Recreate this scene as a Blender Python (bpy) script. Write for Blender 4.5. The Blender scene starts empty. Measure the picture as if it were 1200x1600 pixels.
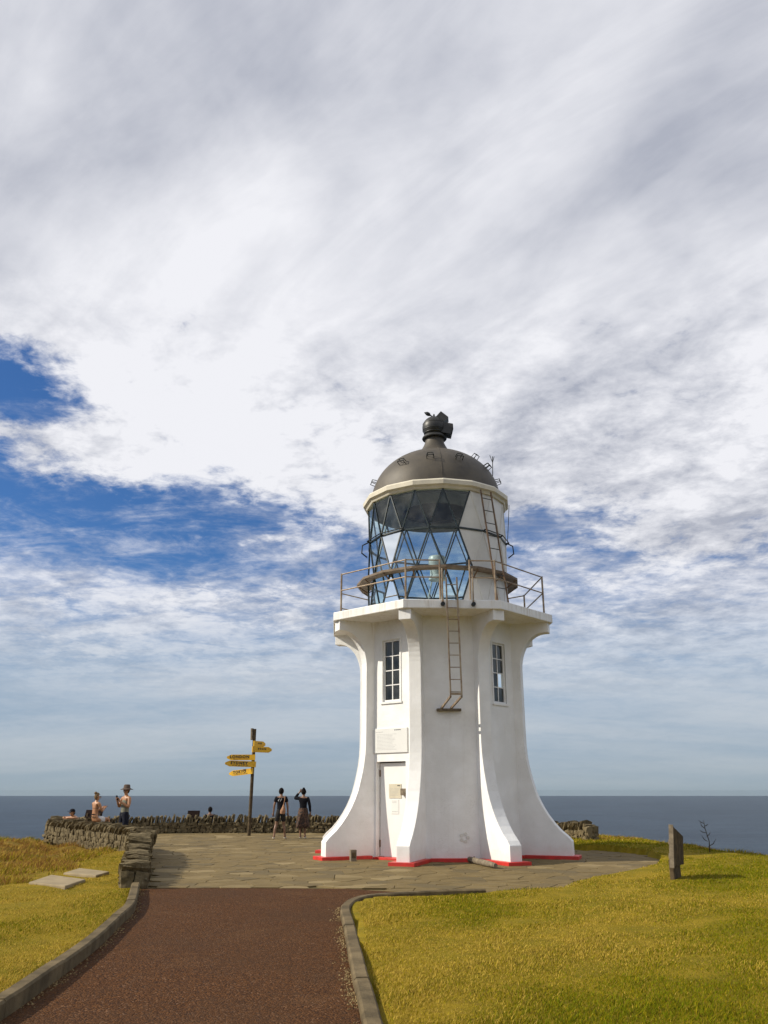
import bpy, bmesh, math, random
import numpy as np
from mathutils import Vector, Matrix
R = math.radians
rnd = random.Random(7)
rng = np.random.default_rng(11)
S = bpy.context.scene
C = S.collection

# ------------------------------------------------------------------ camera
CAM_H, PITCH = 1.6, R(18.675)
cam = bpy.data.cameras.new('camera'); camo = bpy.data.objects.new('camera', cam); C.objects.link(camo)
cam.sensor_fit = 'VERTICAL'; cam.sensor_height = 32.0; cam.lens = 32.0 * 1290 / 1600
cam.clip_start = 0.1; cam.clip_end = 120000
camo.location = (0, 0, CAM_H); camo.rotation_euler = (math.pi / 2 + PITCH, 0, 0)
S.camera = camo
S.view_settings.view_transform = 'Standard'; S.view_settings.look = 'None'
S.view_settings.exposure = 0.0; S.view_settings.gamma = 1.0; S.view_settings.use_curve_mapping = False
S.cycles.max_bounces = 8; S.cycles.transparent_max_bounces = 24
S.cycles.use_denoising = True

# ------------------------------------------------------------------ sun and sky
SUN_EL, SUN_AZ = R(34), R(6)            # light travels to +x, turned SUN_AZ away from the camera
sd = Vector((math.cos(SUN_AZ) * math.cos(SUN_EL), math.sin(SUN_AZ) * math.cos(SUN_EL), -math.sin(SUN_EL)))
sl = bpy.data.lights.new('sun', 'SUN'); sl.energy = 5.0; sl.angle = R(0.5); sl.color = (1.0, 0.925, 0.79)
so = bpy.data.objects.new('sun', sl); C.objects.link(so)
so.rotation_euler = sd.to_track_quat('-Z', 'Y').to_euler(); so.location = (-30, -8, 30)

W = bpy.data.worlds.new('World'); S.world = W; W.use_nodes = True
wt = W.node_tree; wt.nodes.clear()
W.cycles.sampling_method = 'MANUAL'; W.cycles.sample_map_resolution = 256

class X:
    """tiny expression builder for shader nodes"""
    def __init__(s, t, sock): s.t, s.k = t, sock
    def _m(s, op, *o, clamp=False):
        n = s.t.nodes.new('ShaderNodeMath'); n.operation = op; n.use_clamp = clamp
        for i, v in enumerate((s,) + o):
            if isinstance(v, X): s.t.links.new(v.k, n.inputs[i])
            else: n.inputs[i].default_value = v
        return X(s.t, n.outputs[0])
    def __add__(s, o): return s._m('ADD', o)
    __radd__ = __add__
    def __mul__(s, o): return s._m('MULTIPLY', o)
    __rmul__ = __mul__
    def __sub__(s, o): return s._m('SUBTRACT', o)
    def __rsub__(s, o): return (s * -1.0) + o
    def __truediv__(s, o): return s._m('DIVIDE', o)
    def __pow__(s, o): return s._m('POWER', o)
    def f(s, op, *o): return s._m(op, *o)
    def cl(s): return s._m('ADD', 0.0, clamp=True)
    def ss(s, a, b):
        n = s.t.nodes.new('ShaderNodeMapRange'); n.interpolation_type = 'SMOOTHSTEP'
        s.t.links.new(s.k, n.inputs[0])
        n.inputs[1].default_value = a; n.inputs[2].default_value = b; n.inputs[3].default_value = 0; n.inputs[4].default_value = 1
        return X(s.t, n.outputs[0])
def xyz(t, a, b, c):
    n = t.nodes.new('ShaderNodeCombineXYZ')
    for i, v in enumerate((a, b, c)):
        if isinstance(v, X): t.links.new(v.k, n.inputs[i])
        else: n.inputs[i].default_value = v
    return n.outputs[0]
def noise(t, vec, scale, detail=4, rough=0.5, dist=0.0, col=False, lac=2.0):
    n = t.nodes.new('ShaderNodeTexNoise')
    if vec is not None: t.links.new(vec, n.inputs['Vector'])
    n.inputs['Scale'].default_value = scale; n.inputs['Detail'].default_value = detail
    n.inputs['Roughness'].default_value = rough; n.inputs['Distortion'].default_value = dist; n.inputs['Lacunarity'].default_value = lac
    return n.outputs['Color'] if col else X(t, n.outputs['Fac'])
def mixc(t, fac, a, b, mode='MIX'):
    n = t.nodes.new('ShaderNodeMix'); n.data_type = 'RGBA'; n.blend_type = mode
    for i, v in ((0, fac), (6, a), (7, b)):
        if isinstance(v, X): t.links.new(v.k, n.inputs[i])
        elif isinstance(v, bpy.types.NodeSocket): t.links.new(v, n.inputs[i])
        elif isinstance(v, (int, float)): n.inputs[i].default_value = v
        else: n.inputs[i].default_value = (*v, 1)
    return n.outputs[2]

def build_sky():
    t = wt
    tc = t.nodes.new('ShaderNodeTexCoord'); sp = t.nodes.new('ShaderNodeSeparateXYZ')
    t.links.new(tc.outputs['Generated'], sp.inputs[0])
    x, y, z = (X(t, sp.outputs[i]) for i in range(3))
    el = z.f('ARCSINE'); az = x.f('ARCTAN2', y)
    zz = z.f('MAXIMUM', 0.0) + 0.16
    qx, qy = x / zz, y / zz
    sky = t.nodes.new('ShaderNodeTexSky'); sky.sky_type = 'NISHITA'; sky.sun_disc = False
    sky.sun_elevation = SUN_EL; sky.sun_rotation = math.atan2(-sd.x, -sd.y)
    sky.altitude = 160; sky.air_density = 1.0; sky.dust_density = 0.6; sky.ozone_density = 2.0
    # clouds: a wide sheet aloft, broken toward the horizon
    q = xyz(t, qx + 3.1, qy, 0.35)
    def warp(vec, sc, amt):
        wv = t.nodes.new('ShaderNodeVectorMath'); wv.operation = 'MULTIPLY_ADD'
        t.links.new(noise(t, vec, sc, 2, 0.5, col=True), wv.inputs[0]); wv.inputs[1].default_value = (amt, amt * 0.8, 0.0); t.links.new(vec, wv.inputs[2])
        return wv.outputs[0]
    qw = warp(q, 1.3, 0.5)
    fine = noise(t, qw, 2.3, 7, 0.60) - 0.5
    puff = noise(t, warp(q, 6.0, 0.10), 7.5, 6, 0.62) - 0.5
    curd = noise(t, warp(q, 9.0, 0.06), 24.0, 4, 0.60) - 0.5
    wisp = noise(t, xyz(t, qx * 0.75 + qy * 0.35, qy * 1.25 - qx * 0.2, 1.7), 4.2, 7, 0.68, 0.9) - 0.5
    def hole(a, e, ra, re, k):
        da = (az - a) / ra; de = (el - e) / re
        return ((da * da + de * de) * -1.0).f('EXPONENT') * k
    holes = (hole(-0.48, 0.435, 0.105, 0.055, 1.20) + hole(-0.43, 0.310, 0.16, 0.048, 0.98) + hole(-0.17, 0.322, 0.13, 0.022, 0.62)
             + hole(0.24, 0.305, 0.12, 0.020, 0.36) + hole(0.10, 0.26, 0.12, 0.03, 0.30) + hole(-0.25, 0.255, 0.30, 0.02, 0.35))
    ridge = hole(-0.20, 0.40, 0.17, 0.035, 0.30) + hole(-0.50, 0.385, 0.12, 0.018, 0.55) + hole(0.40, 0.32, 0.20, 0.08, 0.45) + hole(0.10, 0.36, 0.20, 0.04, 0.25) + hole(0.06, 0.29, 0.10, 0.03, 0.22) + hole(-0.20, 0.285, 0.12, 0.016, 0.20)
    cover = el.ss(0.19, 0.46) * 0.86 + el.ss(0.50, 0.66) * 0.45 + fine * 1.9 + puff * 1.75 + curd * 0.60 - 0.20 + ridge - holes
    a1 = cover.ss(-0.12, 0.50)
    veil = (wisp * 1.5 + puff * 0.5 + curd * 0.5 + 0.46 + el.ss(0.30, 0.18) * 0.26 + az.ss(-0.1, 0.4) * 0.10 - holes * 0.42).ss(0.0, 1.0) * 0.85 * el.ss(0.52, 0.34)
    alpha = (1.0 - (1.0 - a1) * (1.0 - veil)).cl()
    # brightness of the cloud sheet: soft grey folds, drawn out along the wind
    sh1 = noise(t, warp(xyz(t, qx * 0.95 + qy * 0.75, qy * 0.55 - qx * 0.6, 4.4), 1.2, 0.5), 1.5, 5, 0.55, 0.3) - 0.5
    sh2 = noise(t, xyz(t, (qx - qy * 0.9) * 0.6 + 2.0, (qy + qx) * 1.9, 2.2), 2.2, 6, 0.60, 0.5) - 0.5
    lum = (sh1 * 2.7 + sh2 * 1.1 + (puff * 2.2 + curd * 1.0) * el.ss(0.62, 0.40) + puff * 0.35 + 0.45 + el.ss(0.30, 0.15) * 0.32 + hole(-0.10, 0.62, 0.25, 0.10, 0.30) + hole(-0.22, 0.42, 0.28, 0.06, 0.10)
           - hole(-0.36, 0.73, 0.16, 0.09, 0.26) - hole(-0.02, 0.92, 0.12, 0.06, 0.18) - hole(0.20, 0.50, 0.20, 0.06, 0.15)).cl()
    ccol = mixc(t, lum, (4.3, 4.55, 5.35), (8.8, 8.85, 9.3))
    blue = mixc(t, 1.0, sky.outputs[0], (0.36, 0.64, 1.00), 'MULTIPLY')
    c = mixc(t, alpha, blue, ccol)
    low = mixc(t, (noise(t, xyz(t, qx * 0.30, qy * 1.1, 0.3), 1.3, 3, 0.5) + wisp * 0.12).ss(0.35, 0.68), (3.5, 4.6, 6.0), (5.6, 6.2, 7.0))
    c = mixc(t, el.ss(0.235, 0.08) * 0.88, c, low)
    hz = (el.f('MAXIMUM', 0.0) * -14.0).f('EXPONENT') * 0.92
    c = mixc(t, hz.cl(), c, (3.25, 3.95, 4.40))
    bg = t.nodes.new('ShaderNodeBackground'); bg.inputs[1].default_value = 0.1
    t.links.new(c, bg.inputs[0])
    out = t.nodes.new('ShaderNodeOutputWorld'); t.links.new(bg.outputs[0], out.inputs[0])
build_sky()

# ------------------------------------------------------------------ helpers
def new_mat(name):
    m = bpy.data.materials.new(name); m.use_nodes = True
    t = m.node_tree; t.nodes.clear()
    o = t.nodes.new('ShaderNodeOutputMaterial'); b = t.nodes.new('ShaderNodeBsdfPrincipled')
    t.links.new(b.outputs[0], o.inputs[0])
    return m, t, b, o
def put(t, inp, v):
    if isinstance(v, X): t.links.new(v.k, inp)
    elif isinstance(v, bpy.types.NodeSocket): t.links.new(v, inp)
    elif isinstance(v, (int, float)): inp.default_value = v
    else: inp.default_value = (*v, 1)
def coords(t, kind='Object'):
    return t.nodes.new('ShaderNodeTexCoord').outputs[kind]
def geo_pos(t): return t.nodes.new('ShaderNodeNewGeometry').outputs['Position']
def bump(t, b, h, strength=0.3, dist=0.01):
    n = t.nodes.new('ShaderNodeBump'); n.inputs['Strength'].default_value = strength; n.inputs['Distance'].default_value = dist
    put(t, n.inputs['Height'], h); t.links.new(n.outputs[0], b.inputs['Normal'])
def simple(name, col, rough=0.6, var=0.25, scale=6.0, metal=0.0, bmp=0.15, bscale=60.0, rand=0.0, col2=None, pos=True):
    """plain surface with grain, mottling and a fine relief"""
    m, t, b, o = new_mat(name)
    v = geo_pos(t) if pos else coords(t)
    n = noise(t, v, scale, 5, 0.6)
    c2 = col2 or tuple(max(0.0, c * (1 - var)) for c in col)
    c = mixc(t, n.ss(0.3, 0.72), c2, col)
    if rand:
        oi = t.nodes.new('ShaderNodeObjectInfo')
        k = X(t, oi.outputs['Random']) * (2 * rand) + (1.0 - rand)
        c = mixc(t, 1.0, c, xyz(t, k, k, k), 'MULTIPLY')
    put(t, b.inputs['Base Color'], c)
    b.inputs['Roughness'].default_value = rough; b.inputs['Metallic'].default_value = metal
    if rough >= 0.8: b.inputs['Specular IOR Level'].default_value = 0.12
    if bmp: bump(t, b, noise(t, v, bscale, 4, 0.6), bmp, 0.01)
    return m

def link(o, parent=None):
    C.objects.link(o)
    if parent is not None: o.parent = parent
    return o
def mesh_obj(name, verts, faces, mat=None, parent=None, smooth=False):
    me = bpy.data.meshes.new(name); me.from_pydata([tuple(v) for v in verts], [], faces); me.update()
    if mat: me.materials.append(mat)
    if smooth:
        for p in me.polygons: p.use_smooth = True
    return link(bpy.data.objects.new(name, me), parent)
def tag(o, label=None, cat=None, group=None, kind=None):
    if label: o['label'] = label
    if cat: o['category'] = cat
    if group: o['group'] = group
    if kind: o['kind'] = kind
    return o
def empty(name, loc=(0, 0, 0), rz=0.0, label=None, cat=None, group=None):
    o = bpy.data.objects.new(name, None); o.empty_display_size = 0.2
    o.location = loc; o.rotation_euler = (0, 0, rz); C.objects.link(o)
    return tag(o, label, cat, group)

class MB:
    """collects shapes, builds one mesh"""
    def __init__(s): s.v, s.f = [], []
    def add(s, v, f):
        k = len(s.v); s.v += [Vector(p) for p in v]; s.f += [tuple(i + k for i in q) for q in f]; return s
    def box(s, lo, hi, M=None):
        x0, y0, z0 = lo; x1, y1, z1 = hi
        v = [Vector(p) for p in ((x0, y0, z0), (x1, y0, z0), (x1, y1, z0), (x0, y1, z0), (x0, y0, z1), (x1, y0, z1), (x1, y1, z1), (x0, y1, z1))]
        if M: v = [M @ p for p in v]
        return s.add(v, [(0, 3, 2, 1), (4, 5, 6, 7), (0, 1, 5, 4), (1, 2, 6, 5), (2, 3, 7, 6), (3, 0, 4, 7)])
    def tube(s, pts, r, n=8, cap=True):
        pts = [Vector(p) for p in pts]; rs = r if isinstance(r, (list, tuple)) else [r] * len(pts)
        k = len(s.v); up = None
        for i, p in enumerate(pts):
            d = (pts[min(i + 1, len(pts) - 1)] - pts[max(i - 1, 0)]).normalized()
            if up is None: up = Vector((0, 0, 1)) if abs(d.z) < 0.9 else Vector((1, 0, 0))
            a = d.cross(up).normalized(); b = a.cross(d).normalized(); up = b
            for j in range(n):
                w = 2 * math.pi * j / n
                s.v.append(p + rs[i] * (math.cos(w) * a + math.sin(w) * b))
        for i in range(len(pts) - 1):
            for j in range(n):
                s.f.append((k + i * n + j, k + i * n + (j + 1) % n, k + (i + 1) * n + (j + 1) % n, k + (i + 1) * n + j))
        if cap:
            s.f.append(tuple(k + j for j in range(n))[::-1]); e = k + (len(pts) - 1) * n
            s.f.append(tuple(e + j for j in range(n)))
        return s
    def bar(s, a, b, w, h, up=(0, 0, 1)):
        a, b = Vector(a), Vector(b); d = (b - a); L = d.length; d.normalize()
        u = Vector(up); x = d.cross(u)
        if x.length < 1e-4: x = d.cross(Vector((1, 0, 0)))
        x.normalize(); z = x.cross(d)
        M = Matrix((x, d, z)).transposed().to_4x4(); M.translation = a
        return s.box((-w / 2, 0, -h / 2), (w / 2, L, h / 2), M)
    def prism(s, poly, z0, z1):
        n = len(poly); v = [(p[0], p[1], z0) for p in poly] + [(p[0], p[1], z1) for p in poly]
        f = [tuple(range(n))[::-1], tuple(range(n, 2 * n))] + [(i, (i + 1) % n, n + (i + 1) % n, n + i) for i in range(n)]
        return s.add(v, f)
    def lathe(s, prof, n=32, ph=0.0, cx=0.0, cy=0.0, a0=0.0, a1=None):
        k = len(s.v); m = len(prof); full = a1 is None
        cnt = n if full else n + 1
        for j in range(cnt):
            w = ph + (2 * math.pi * j / n if full else a0 + (a1 - a0) * j / n)
            for r, z in prof: s.v.append(Vector((cx + r * math.sin(w), cy - r * math.cos(w), z)))
        for j in range(n):
            j2 = (j + 1) % cnt
            for i in range(m - 1): s.f.append((k + j * m + i, k + j2 * m + i, k + j2 * m + i + 1, k + j * m + i + 1))
        return s
    def xf(s, M):
        s.v = [M @ p for p in s.v]; return s
    def build(s, name, mat, parent=None, smooth=False, bevel=0.0, autosmooth=None):
        o = mesh_obj(name, s.v, s.f, mat, parent, smooth)
        bm = bmesh.new(); bm.from_mesh(o.data); bmesh.ops.recalc_face_normals(bm, faces=bm.faces)
        if bevel:
            bmesh.ops.bevel(bm, geom=[e for e in bm.edges if e.is_manifold and e.calc_face_angle(0) > 0.5], offset=bevel, segments=2, profile=0.6, affect='EDGES', clamp_overlap=True)
        bm.to_mesh(o.data); bm.free()
        if smooth and autosmooth:
            o.data.set_sharp_from_angle(angle=R(autosmooth))
        return o

# ------------------------------------------------------------------ materials
def mat_white():
    m, t, b, o = new_mat('white_masonry_paint')
    p = geo_pos(t); sp = t.nodes.new('ShaderNodeSeparateXYZ'); t.links.new(p, sp.inputs[0])
    x, y, z = (X(t, sp.outputs[i]) for i in range(3))
    streak = noise(t, xyz(t, x * 5.0, y * 5.0, z * 0.28), 1.0, 5, 0.62).ss(0.55, 0.85)
    mott = noise(t, p, 1.6, 5, 0.6).ss(0.35, 0.75)
    c = mixc(t, mott, (0.765, 0.755, 0.725), (0.86, 0.855, 0.835))
    c = mixc(t, streak * 0.22, c, (0.50, 0.46, 0.38))
    splash = (noise(t, p, 4.0, 4, 0.6) * 0.7 + z.ss(0.75, 0.05) * 0.55).ss(0.62, 1.0) * 0.20
    c = mixc(t, splash, c, (0.60, 0.44, 0.36))
    rim = (noise(t, xyz(t, x * 9.0, y * 9.0, z * 0.8), 1.0, 4, 0.6) + z.ss(5.6, 6.1) * 0.22 - z.ss(6.13, 6.16) * 0.5).ss(0.66, 0.95) * 0.45
    c = mixc(t, rim, c, (0.40, 0.30, 0.17))
    crack = (noise(t, p, 1.9, 6, 0.7, 0.4) - 0.5).f('ABSOLUTE').ss(0.006, 0.0) * noise(t, p, 0.9, 2).ss(0.5, 0.65) * 0.35
    c = mixc(t, crack, c, (0.35, 0.31, 0.26))
    spots = noise(t, p, 38.0, 2, 0.5).ss(0.70, 0.78) * 0.25
    c = mixc(t, spots, c, (0.42, 0.38, 0.32))
    put(t, b.inputs['Base Color'], c); b.inputs['Roughness'].default_value = 0.55
    board = ((z * 8.0 + noise(t, p, 0.8, 2) * 0.5).f('FRACT') - 0.5).f('ABSOLUTE').ss(0.47, 0.5) * 0.25   # shuttering lines
    bump(t, b, noise(t, p, 26.0, 5, 0.65) * 0.6 + noise(t, p, 5.0, 3, 0.5) * 1.2 - board, 0.28, 0.02)
    return m
M_white = mat_white()
M_trim = simple('cream_paint', (0.70, 0.64, 0.50), 0.45, 0.18, 3.0)
M_lanwhite = simple('lantern_white_paint', (0.72, 0.70, 0.64), 0.4, 0.14, 2.2, bmp=0.05)
M_red = simple('red_paint', (0.62, 0.026, 0.018), 0.5, 0.35, 5.0, bmp=0.3, bscale=30, col2=(0.44, 0.026, 0.018))
M_dome = simple('dome_bronze_paint', (0.105, 0.088, 0.064), 0.58, 0.4, 1.5, 0.15, 0.10, 20, col2=(0.062, 0.053, 0.041))
M_ball = simple('ball_dark_paint', (0.048, 0.047, 0.043), 0.45, 0.4, 4.0, 0.2, 0.08, 20)
M_iron = simple('black_iron', (0.020, 0.024, 0.025), 0.5, 0.3, 8.0, 0.3)
M_bar = simple('glazing_bar_paint', (0.018, 0.030, 0.030), 0.4, 0.3, 6.0)
M_rail = simple('weathered_rail', (0.36, 0.29, 0.20), 0.5, 0.4, 7.0, 0.35, col2=(0.19, 0.125, 0.075))
M_rust = simple('rusty_steel', (0.23, 0.14, 0.075), 0.7, 0.45, 5.0, 0.3, col2=(0.10, 0.062, 0.04))
M_walk = simple('catwalk_timber', (0.20, 0.145, 0.095), 0.7, 0.4, 5.0, col2=(0.11, 0.078, 0.05))
M_wood = simple('weathered_timber', (0.25, 0.205, 0.145), 0.8, 0.4, 9.0, bmp=0.5, bscale=40, col2=(0.13, 0.105, 0.075))
M_dkwood = simple('dark_timber', (0.120, 0.086, 0.048), 0.8, 0.45, 8.0, bmp=0.5, bscale=35, col2=(0.055, 0.040, 0.024))
M_panel = simple('dark_panel', (0.020, 0.011, 0.009), 0.9, 0.3)
M_conc = simple('kerb_concrete', (0.175, 0.132, 0.072), 0.85, 0.35, 3.5, bmp=0.7, bscale=45, rand=0.06, col2=(0.080, 0.061, 0.034))
M_slab = simple('pale_concrete', (0.34, 0.27, 0.165), 0.85, 0.25, 4.0, bmp=0.4, bscale=50)
M_yellow = simple('yellow_sign_paint', (0.80, 0.45, 0.012), 0.45, 0.2, 9.0, bmp=0.05)
M_black = simple('black_letter_paint', (0.018, 0.016, 0.014), 0.5, 0.2)
M_door = simple('door_paint', (0.80, 0.79, 0.76), 0.4, 0.06, 3.0, bmp=0.05)
M_notice = simple('white_notice', (0.74, 0.735, 0.70), 0.35, 0.06, 3.0, bmp=0.0)
M_cream = simple('cream_plaque', (0.62, 0.56, 0.42), 0.4, 0.12, 6.0, bmp=0.0)
M_grey = simple('grey_print', (0.40, 0.40, 0.39), 0.6, 0.1)
M_inside = simple('interior_shade_colour', (0.05, 0.048, 0.042), 0.9, 0.2)  # dimness of the tower room put into the colour
M_curtain = simple('pale_curtain', (0.34, 0.31, 0.25), 0.9, 0.3, 7.0)
M_lamp = simple('beacon_housing', (0.55, 0.56, 0.55), 0.35, 0.15)

def mat_glass(name, tint, refl):
    m, t, b, o = new_mat(name); t.nodes.remove(b)
    tr = t.nodes.new('ShaderNodeBsdfTransparent'); tr.inputs[0].default_value = (*tint, 1)
    gl = t.nodes.new('ShaderNodeBsdfGlossy'); gl.inputs['Roughness'].default_value = 0.03; gl.inputs[0].default_value = (0.95, 1.0, 1.0, 1)
    df = t.nodes.new('ShaderNodeBsdfDiffuse'); df.inputs[0].default_value = (0.55, 0.56, 0.53, 1)
    fr = t.nodes.new('ShaderNodeFresnel'); fr.inputs[0].default_value = 1.52
    p = geo_pos(t)
    k = (X(t, fr.outputs[0]) * 1.0 + refl).cl()
    dirt = noise(t, p, 2.6, 5, 0.6).ss(0.35, 0.85) * 0.13
    m1 = t.nodes.new('ShaderNodeMixShader'); m2 = t.nodes.new('ShaderNodeMixShader')
    put(t, m1.inputs[0], dirt); t.links.new(tr.outputs[0], m1.inputs[1]); t.links.new(df.outputs[0], m1.inputs[2])
    put(t, m2.inputs[0], k); t.links.new(m1.outputs[0], m2.inputs[1]); t.links.new(gl.outputs[0], m2.inputs[2])
    t.links.new(m2.outputs[0], o.inputs[0])
    return m
M_glass = mat_glass('lantern_glass', (0.80, 0.91, 0.92), 0.0)
M_wglass = mat_glass('window_glass', (0.55, 0.56, 0.54), 0.0)

def mat_stone(name, rand_from):
    m, t, b, o = new_mat(name)
    if rand_from == 'object': r = X(t, t.nodes.new('ShaderNodeObjectInfo').outputs['Random'])
    else: r = X(t, t.nodes.new('ShaderNodeNewGeometry').outputs['Random Per Island'])
    p = geo_pos(t)
    c = mixc(t, noise(t, p, 7.0, 5, 0.65).ss(0.3, 0.72), (0.060, 0.046, 0.026), (0.185, 0.145, 0.080))
    c = mixc(t, r.ss(0.2, 1.0) * 0.45, c, (0.25, 0.20, 0.115))
    c = mixc(t, noise(t, p, 11.0, 3, 0.6).ss(0.62, 0.72) * 0.55, c, (0.32, 0.29, 0.19))      # lichen
    put(t, b.inputs['Base Color'], c); b.inputs['Roughness'].default_value = 0.9; b.inputs['Specular IOR Level'].default_value = 0.1
    bump(t, b, noise(t, p, 30.0, 5, 0.65), 0.7, 0.03)
    return m
M_stone = mat_stone('wall_stone', 'object'); M_stone2 = mat_stone('wall_stone_far', 'island')
M_core = simple('wall_core', (0.045, 0.038, 0.028), 0.95, 0.5, 9.0, bmp=0.8, bscale=15)
def mat_flag(name, rand_from):
    m, t, b, o = new_mat(name)
    if rand_from == 'object': r = X(t, t.nodes.new('ShaderNodeObjectInfo').outputs['Random'])
    else: r = X(t, t.nodes.new('ShaderNodeNewGeometry').outputs['Random Per Island'])
    p = geo_pos(t)
    c = mixc(t, noise(t, p, 2.4, 6, 0.65).ss(0.3, 0.7), (0.155, 0.108, 0.042), (0.235, 0.170, 0.072))
    c = mixc(t, r.ss(0.0, 0.35) * 0.55, (0.130, 0.100, 0.052), c)
    c = mixc(t, r.ss(0.80, 1.0) * 0.55, c, (0.31, 0.24, 0.125))
    c = mixc(t, noise(t, p, 14.0, 4, 0.6).ss(0.58, 0.75) * 0.35, c, (0.105, 0.082, 0.042))
    put(t, b.inputs['Base Color'], c); b.inputs['Roughness'].default_value = 0.8; b.inputs['Specular IOR Level'].default_value = 0.1
    bump(t, b, noise(t, p, 9.0, 6, 0.6), 0.5, 0.03)
    return m
M_flag = mat_flag('flagstone', 'object'); M_flag2 = mat_flag('flagstone_far', 'island')
M_joint = simple('joint_sand', (0.165, 0.125, 0.060), 0.95, 0.5, 3.0, bmp=0.5, col2=(0.115, 0.095, 0.042))

def mat_path():
    m, t, b, o = new_mat('red_chip_seal')
    p = geo_pos(t)
    v = t.nodes.new('ShaderNodeTexVoronoi'); v.inputs['Scale'].default_value = 62; t.links.new(p, v.inputs['Vector'])
    sx = t.nodes.new('ShaderNodeSeparateColor'); t.links.new(v.outputs['Color'], sx.inputs[0])
    r = X(t, sx.outputs[0]); r2 = X(t, sx.outputs[1])
    big = noise(t, p, 0.55, 4, 0.6)
    c = mixc(t, r, (0.041, 0.016, 0.005), (0.124, 0.052, 0.016))
    c = mixc(t, r2.ss(0.93, 0.98) * 0.6, c, (0.22, 0.13, 0.075))
    c = mixc(t, r2.ss(0.16, 0.05) * 0.8, c, (0.026, 0.014, 0.008))
    c = mixc(t, big.ss(0.40, 0.72) * 0.55, c, (0.064, 0.032, 0.014))
    c = mixc(t, noise(t, p, 0.9, 3, 0.55, 0.6).ss(0.55, 0.75) * 0.30, c, (0.127, 0.066, 0.028))
    c = mixc(t, noise(t, p, 6.0, 3, 0.6).ss(0.5, 0.8) * 0.25, c, (0.12, 0.066, 0.032))
    put(t, b.inputs['Base Color'], c); b.inputs['Roughness'].default_value = 0.85; b.inputs['Specular IOR Level'].default_value = 0.1
    d = X(t, v.outputs['Distance'])
    bump(t, b, (d * -1.0) + r * 0.35, 0.9, 0.012)
    return m
M_path = mat_path()

def mat_terrain():
    m, t, b, o = new_mat('turf_ground')
    p = geo_pos(t); sp = t.nodes.new('ShaderNodeSeparateXYZ'); t.links.new(p, sp.inputs[0])
    x, y, z = (X(t, sp.outputs[i]) for i in range(3))
    n = noise(t, p, 1.1, 6, 0.65)
    c = mixc(t, n.ss(0.3, 0.7), (0.165, 0.135, 0.006), (0.30, 0.21, 0.018))
    c = mixc(t, noise(t, p, 9.0, 4, 0.65).ss(0.52, 0.72) * 0.5, c, (0.115, 0.072, 0.018))
    left = (x * -1.0 + n * 2.0).ss(7.0, 9.5)
    c = mixc(t, left * 0.7, c, mixc(t, noise(t, p, 2.5, 5, 0.6).ss(0.35, 0.65), (0.105, 0.062, 0.014), (0.25, 0.145, 0.030)))
    c = mixc(t, z.ss(-3.0, -25.0), c, (0.06, 0.06, 0.03))
    put(t, b.inputs['Base Color'], c); b.inputs['Roughness'].default_value = 0.95; b.inputs['Specular IOR Level'].default_value = 0.1
    bump(t, b, noise(t, p, 40.0, 5, 0.7), 0.8, 0.04)
    return m
M_terr = mat_terrain()
def mat_blade():
    m, t, b, o = new_mat('grass_blade')
    a = t.nodes.new('ShaderNodeAttribute'); a.attribute_name = 'tint'
    put(t, b.inputs['Base Color'], a.outputs['Color']); b.inputs['Roughness'].default_value = 0.8; b.inputs['Specular IOR Level'].default_value = 0.06
    tl = t.nodes.new('ShaderNodeBsdfTranslucent'); t.links.new(a.outputs['Color'], tl.inputs[0])
    mx = t.nodes.new('ShaderNodeMixShader'); mx.inputs[0].default_value = 0.3
    t.links.new(b.outputs[0], mx.inputs[1]); t.links.new(tl.outputs[0], mx.inputs[2]); t.links.new(mx.outputs[0], o.inputs[0])
    return m
M_blade = mat_blade()
def mat_sea():
    m, t, b, o = new_mat('sea_water')
    p = geo_pos(t)
    n = noise(t, p, 0.0016, 5, 0.6)
    c = mixc(t, n.ss(0.3, 0.7), (0.022, 0.037, 0.058), (0.035, 0.056, 0.083))
    put(t, b.inputs['Base Color'], c); b.inputs['Roughness'].default_value = 0.42; b.inputs['IOR'].default_value = 1.2
    b.inputs['Specular IOR Level'].default_value = 0.3
    bump(t, b, noise(t, p, 0.05, 6, 0.7) + noise(t, p, 0.008, 4, 0.6) * 3.0, 1.0, 6.0)
    return m
M_sea = mat_sea()

# ------------------------------------------------------------------ plan of the place
def G(px, py, z=0.0):
    """where on the level z a sight line at this place of the survey photograph meets the ground"""
    u, v = (px - 600) / 1290, (800 - py) / 1290
    c, s = math.cos(PITCH), math.sin(PITCH)
    d = Vector((u, c - v * s, s + v * c)); k = (z - CAM_H) / d.z
    return Vector((0, 0, CAM_H)) + d * k
def inpoly(x, y, poly):
    x = np.asarray(x, float); y = np.asarray(y, float); r = np.zeros(x.shape, bool); n = len(poly)
    for i in range(n):
        (x1, y1), (x2, y2) = poly[i][:2], poly[(i + 1) % n][:2]
        if y1 == y2: continue
        r ^= ((y1 > y) != (y2 > y)) & (x < (x2 - x1) * (y - y1) / (y2 - y1) + x1)
    return r
def pdist(x, y, poly, closed=True):
    x = np.asarray(x, float); y = np.asarray(y, float); d = np.full(x.shape, 1e9); n = len(poly)
    for i in range(n if closed else n - 1):
        (x1, y1), (x2, y2) = poly[i][:2], poly[(i + 1) % n][:2]
        dx, dy = x2 - x1, y2 - y1; L = dx * dx + dy * dy + 1e-12
        t = np.clip(((x - x1) * dx + (y - y1) * dy) / L, 0, 1)
        d = np.minimum(d, np.hypot(x - x1 - t * dx, y - y1 - t * dy))
    return d
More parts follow.
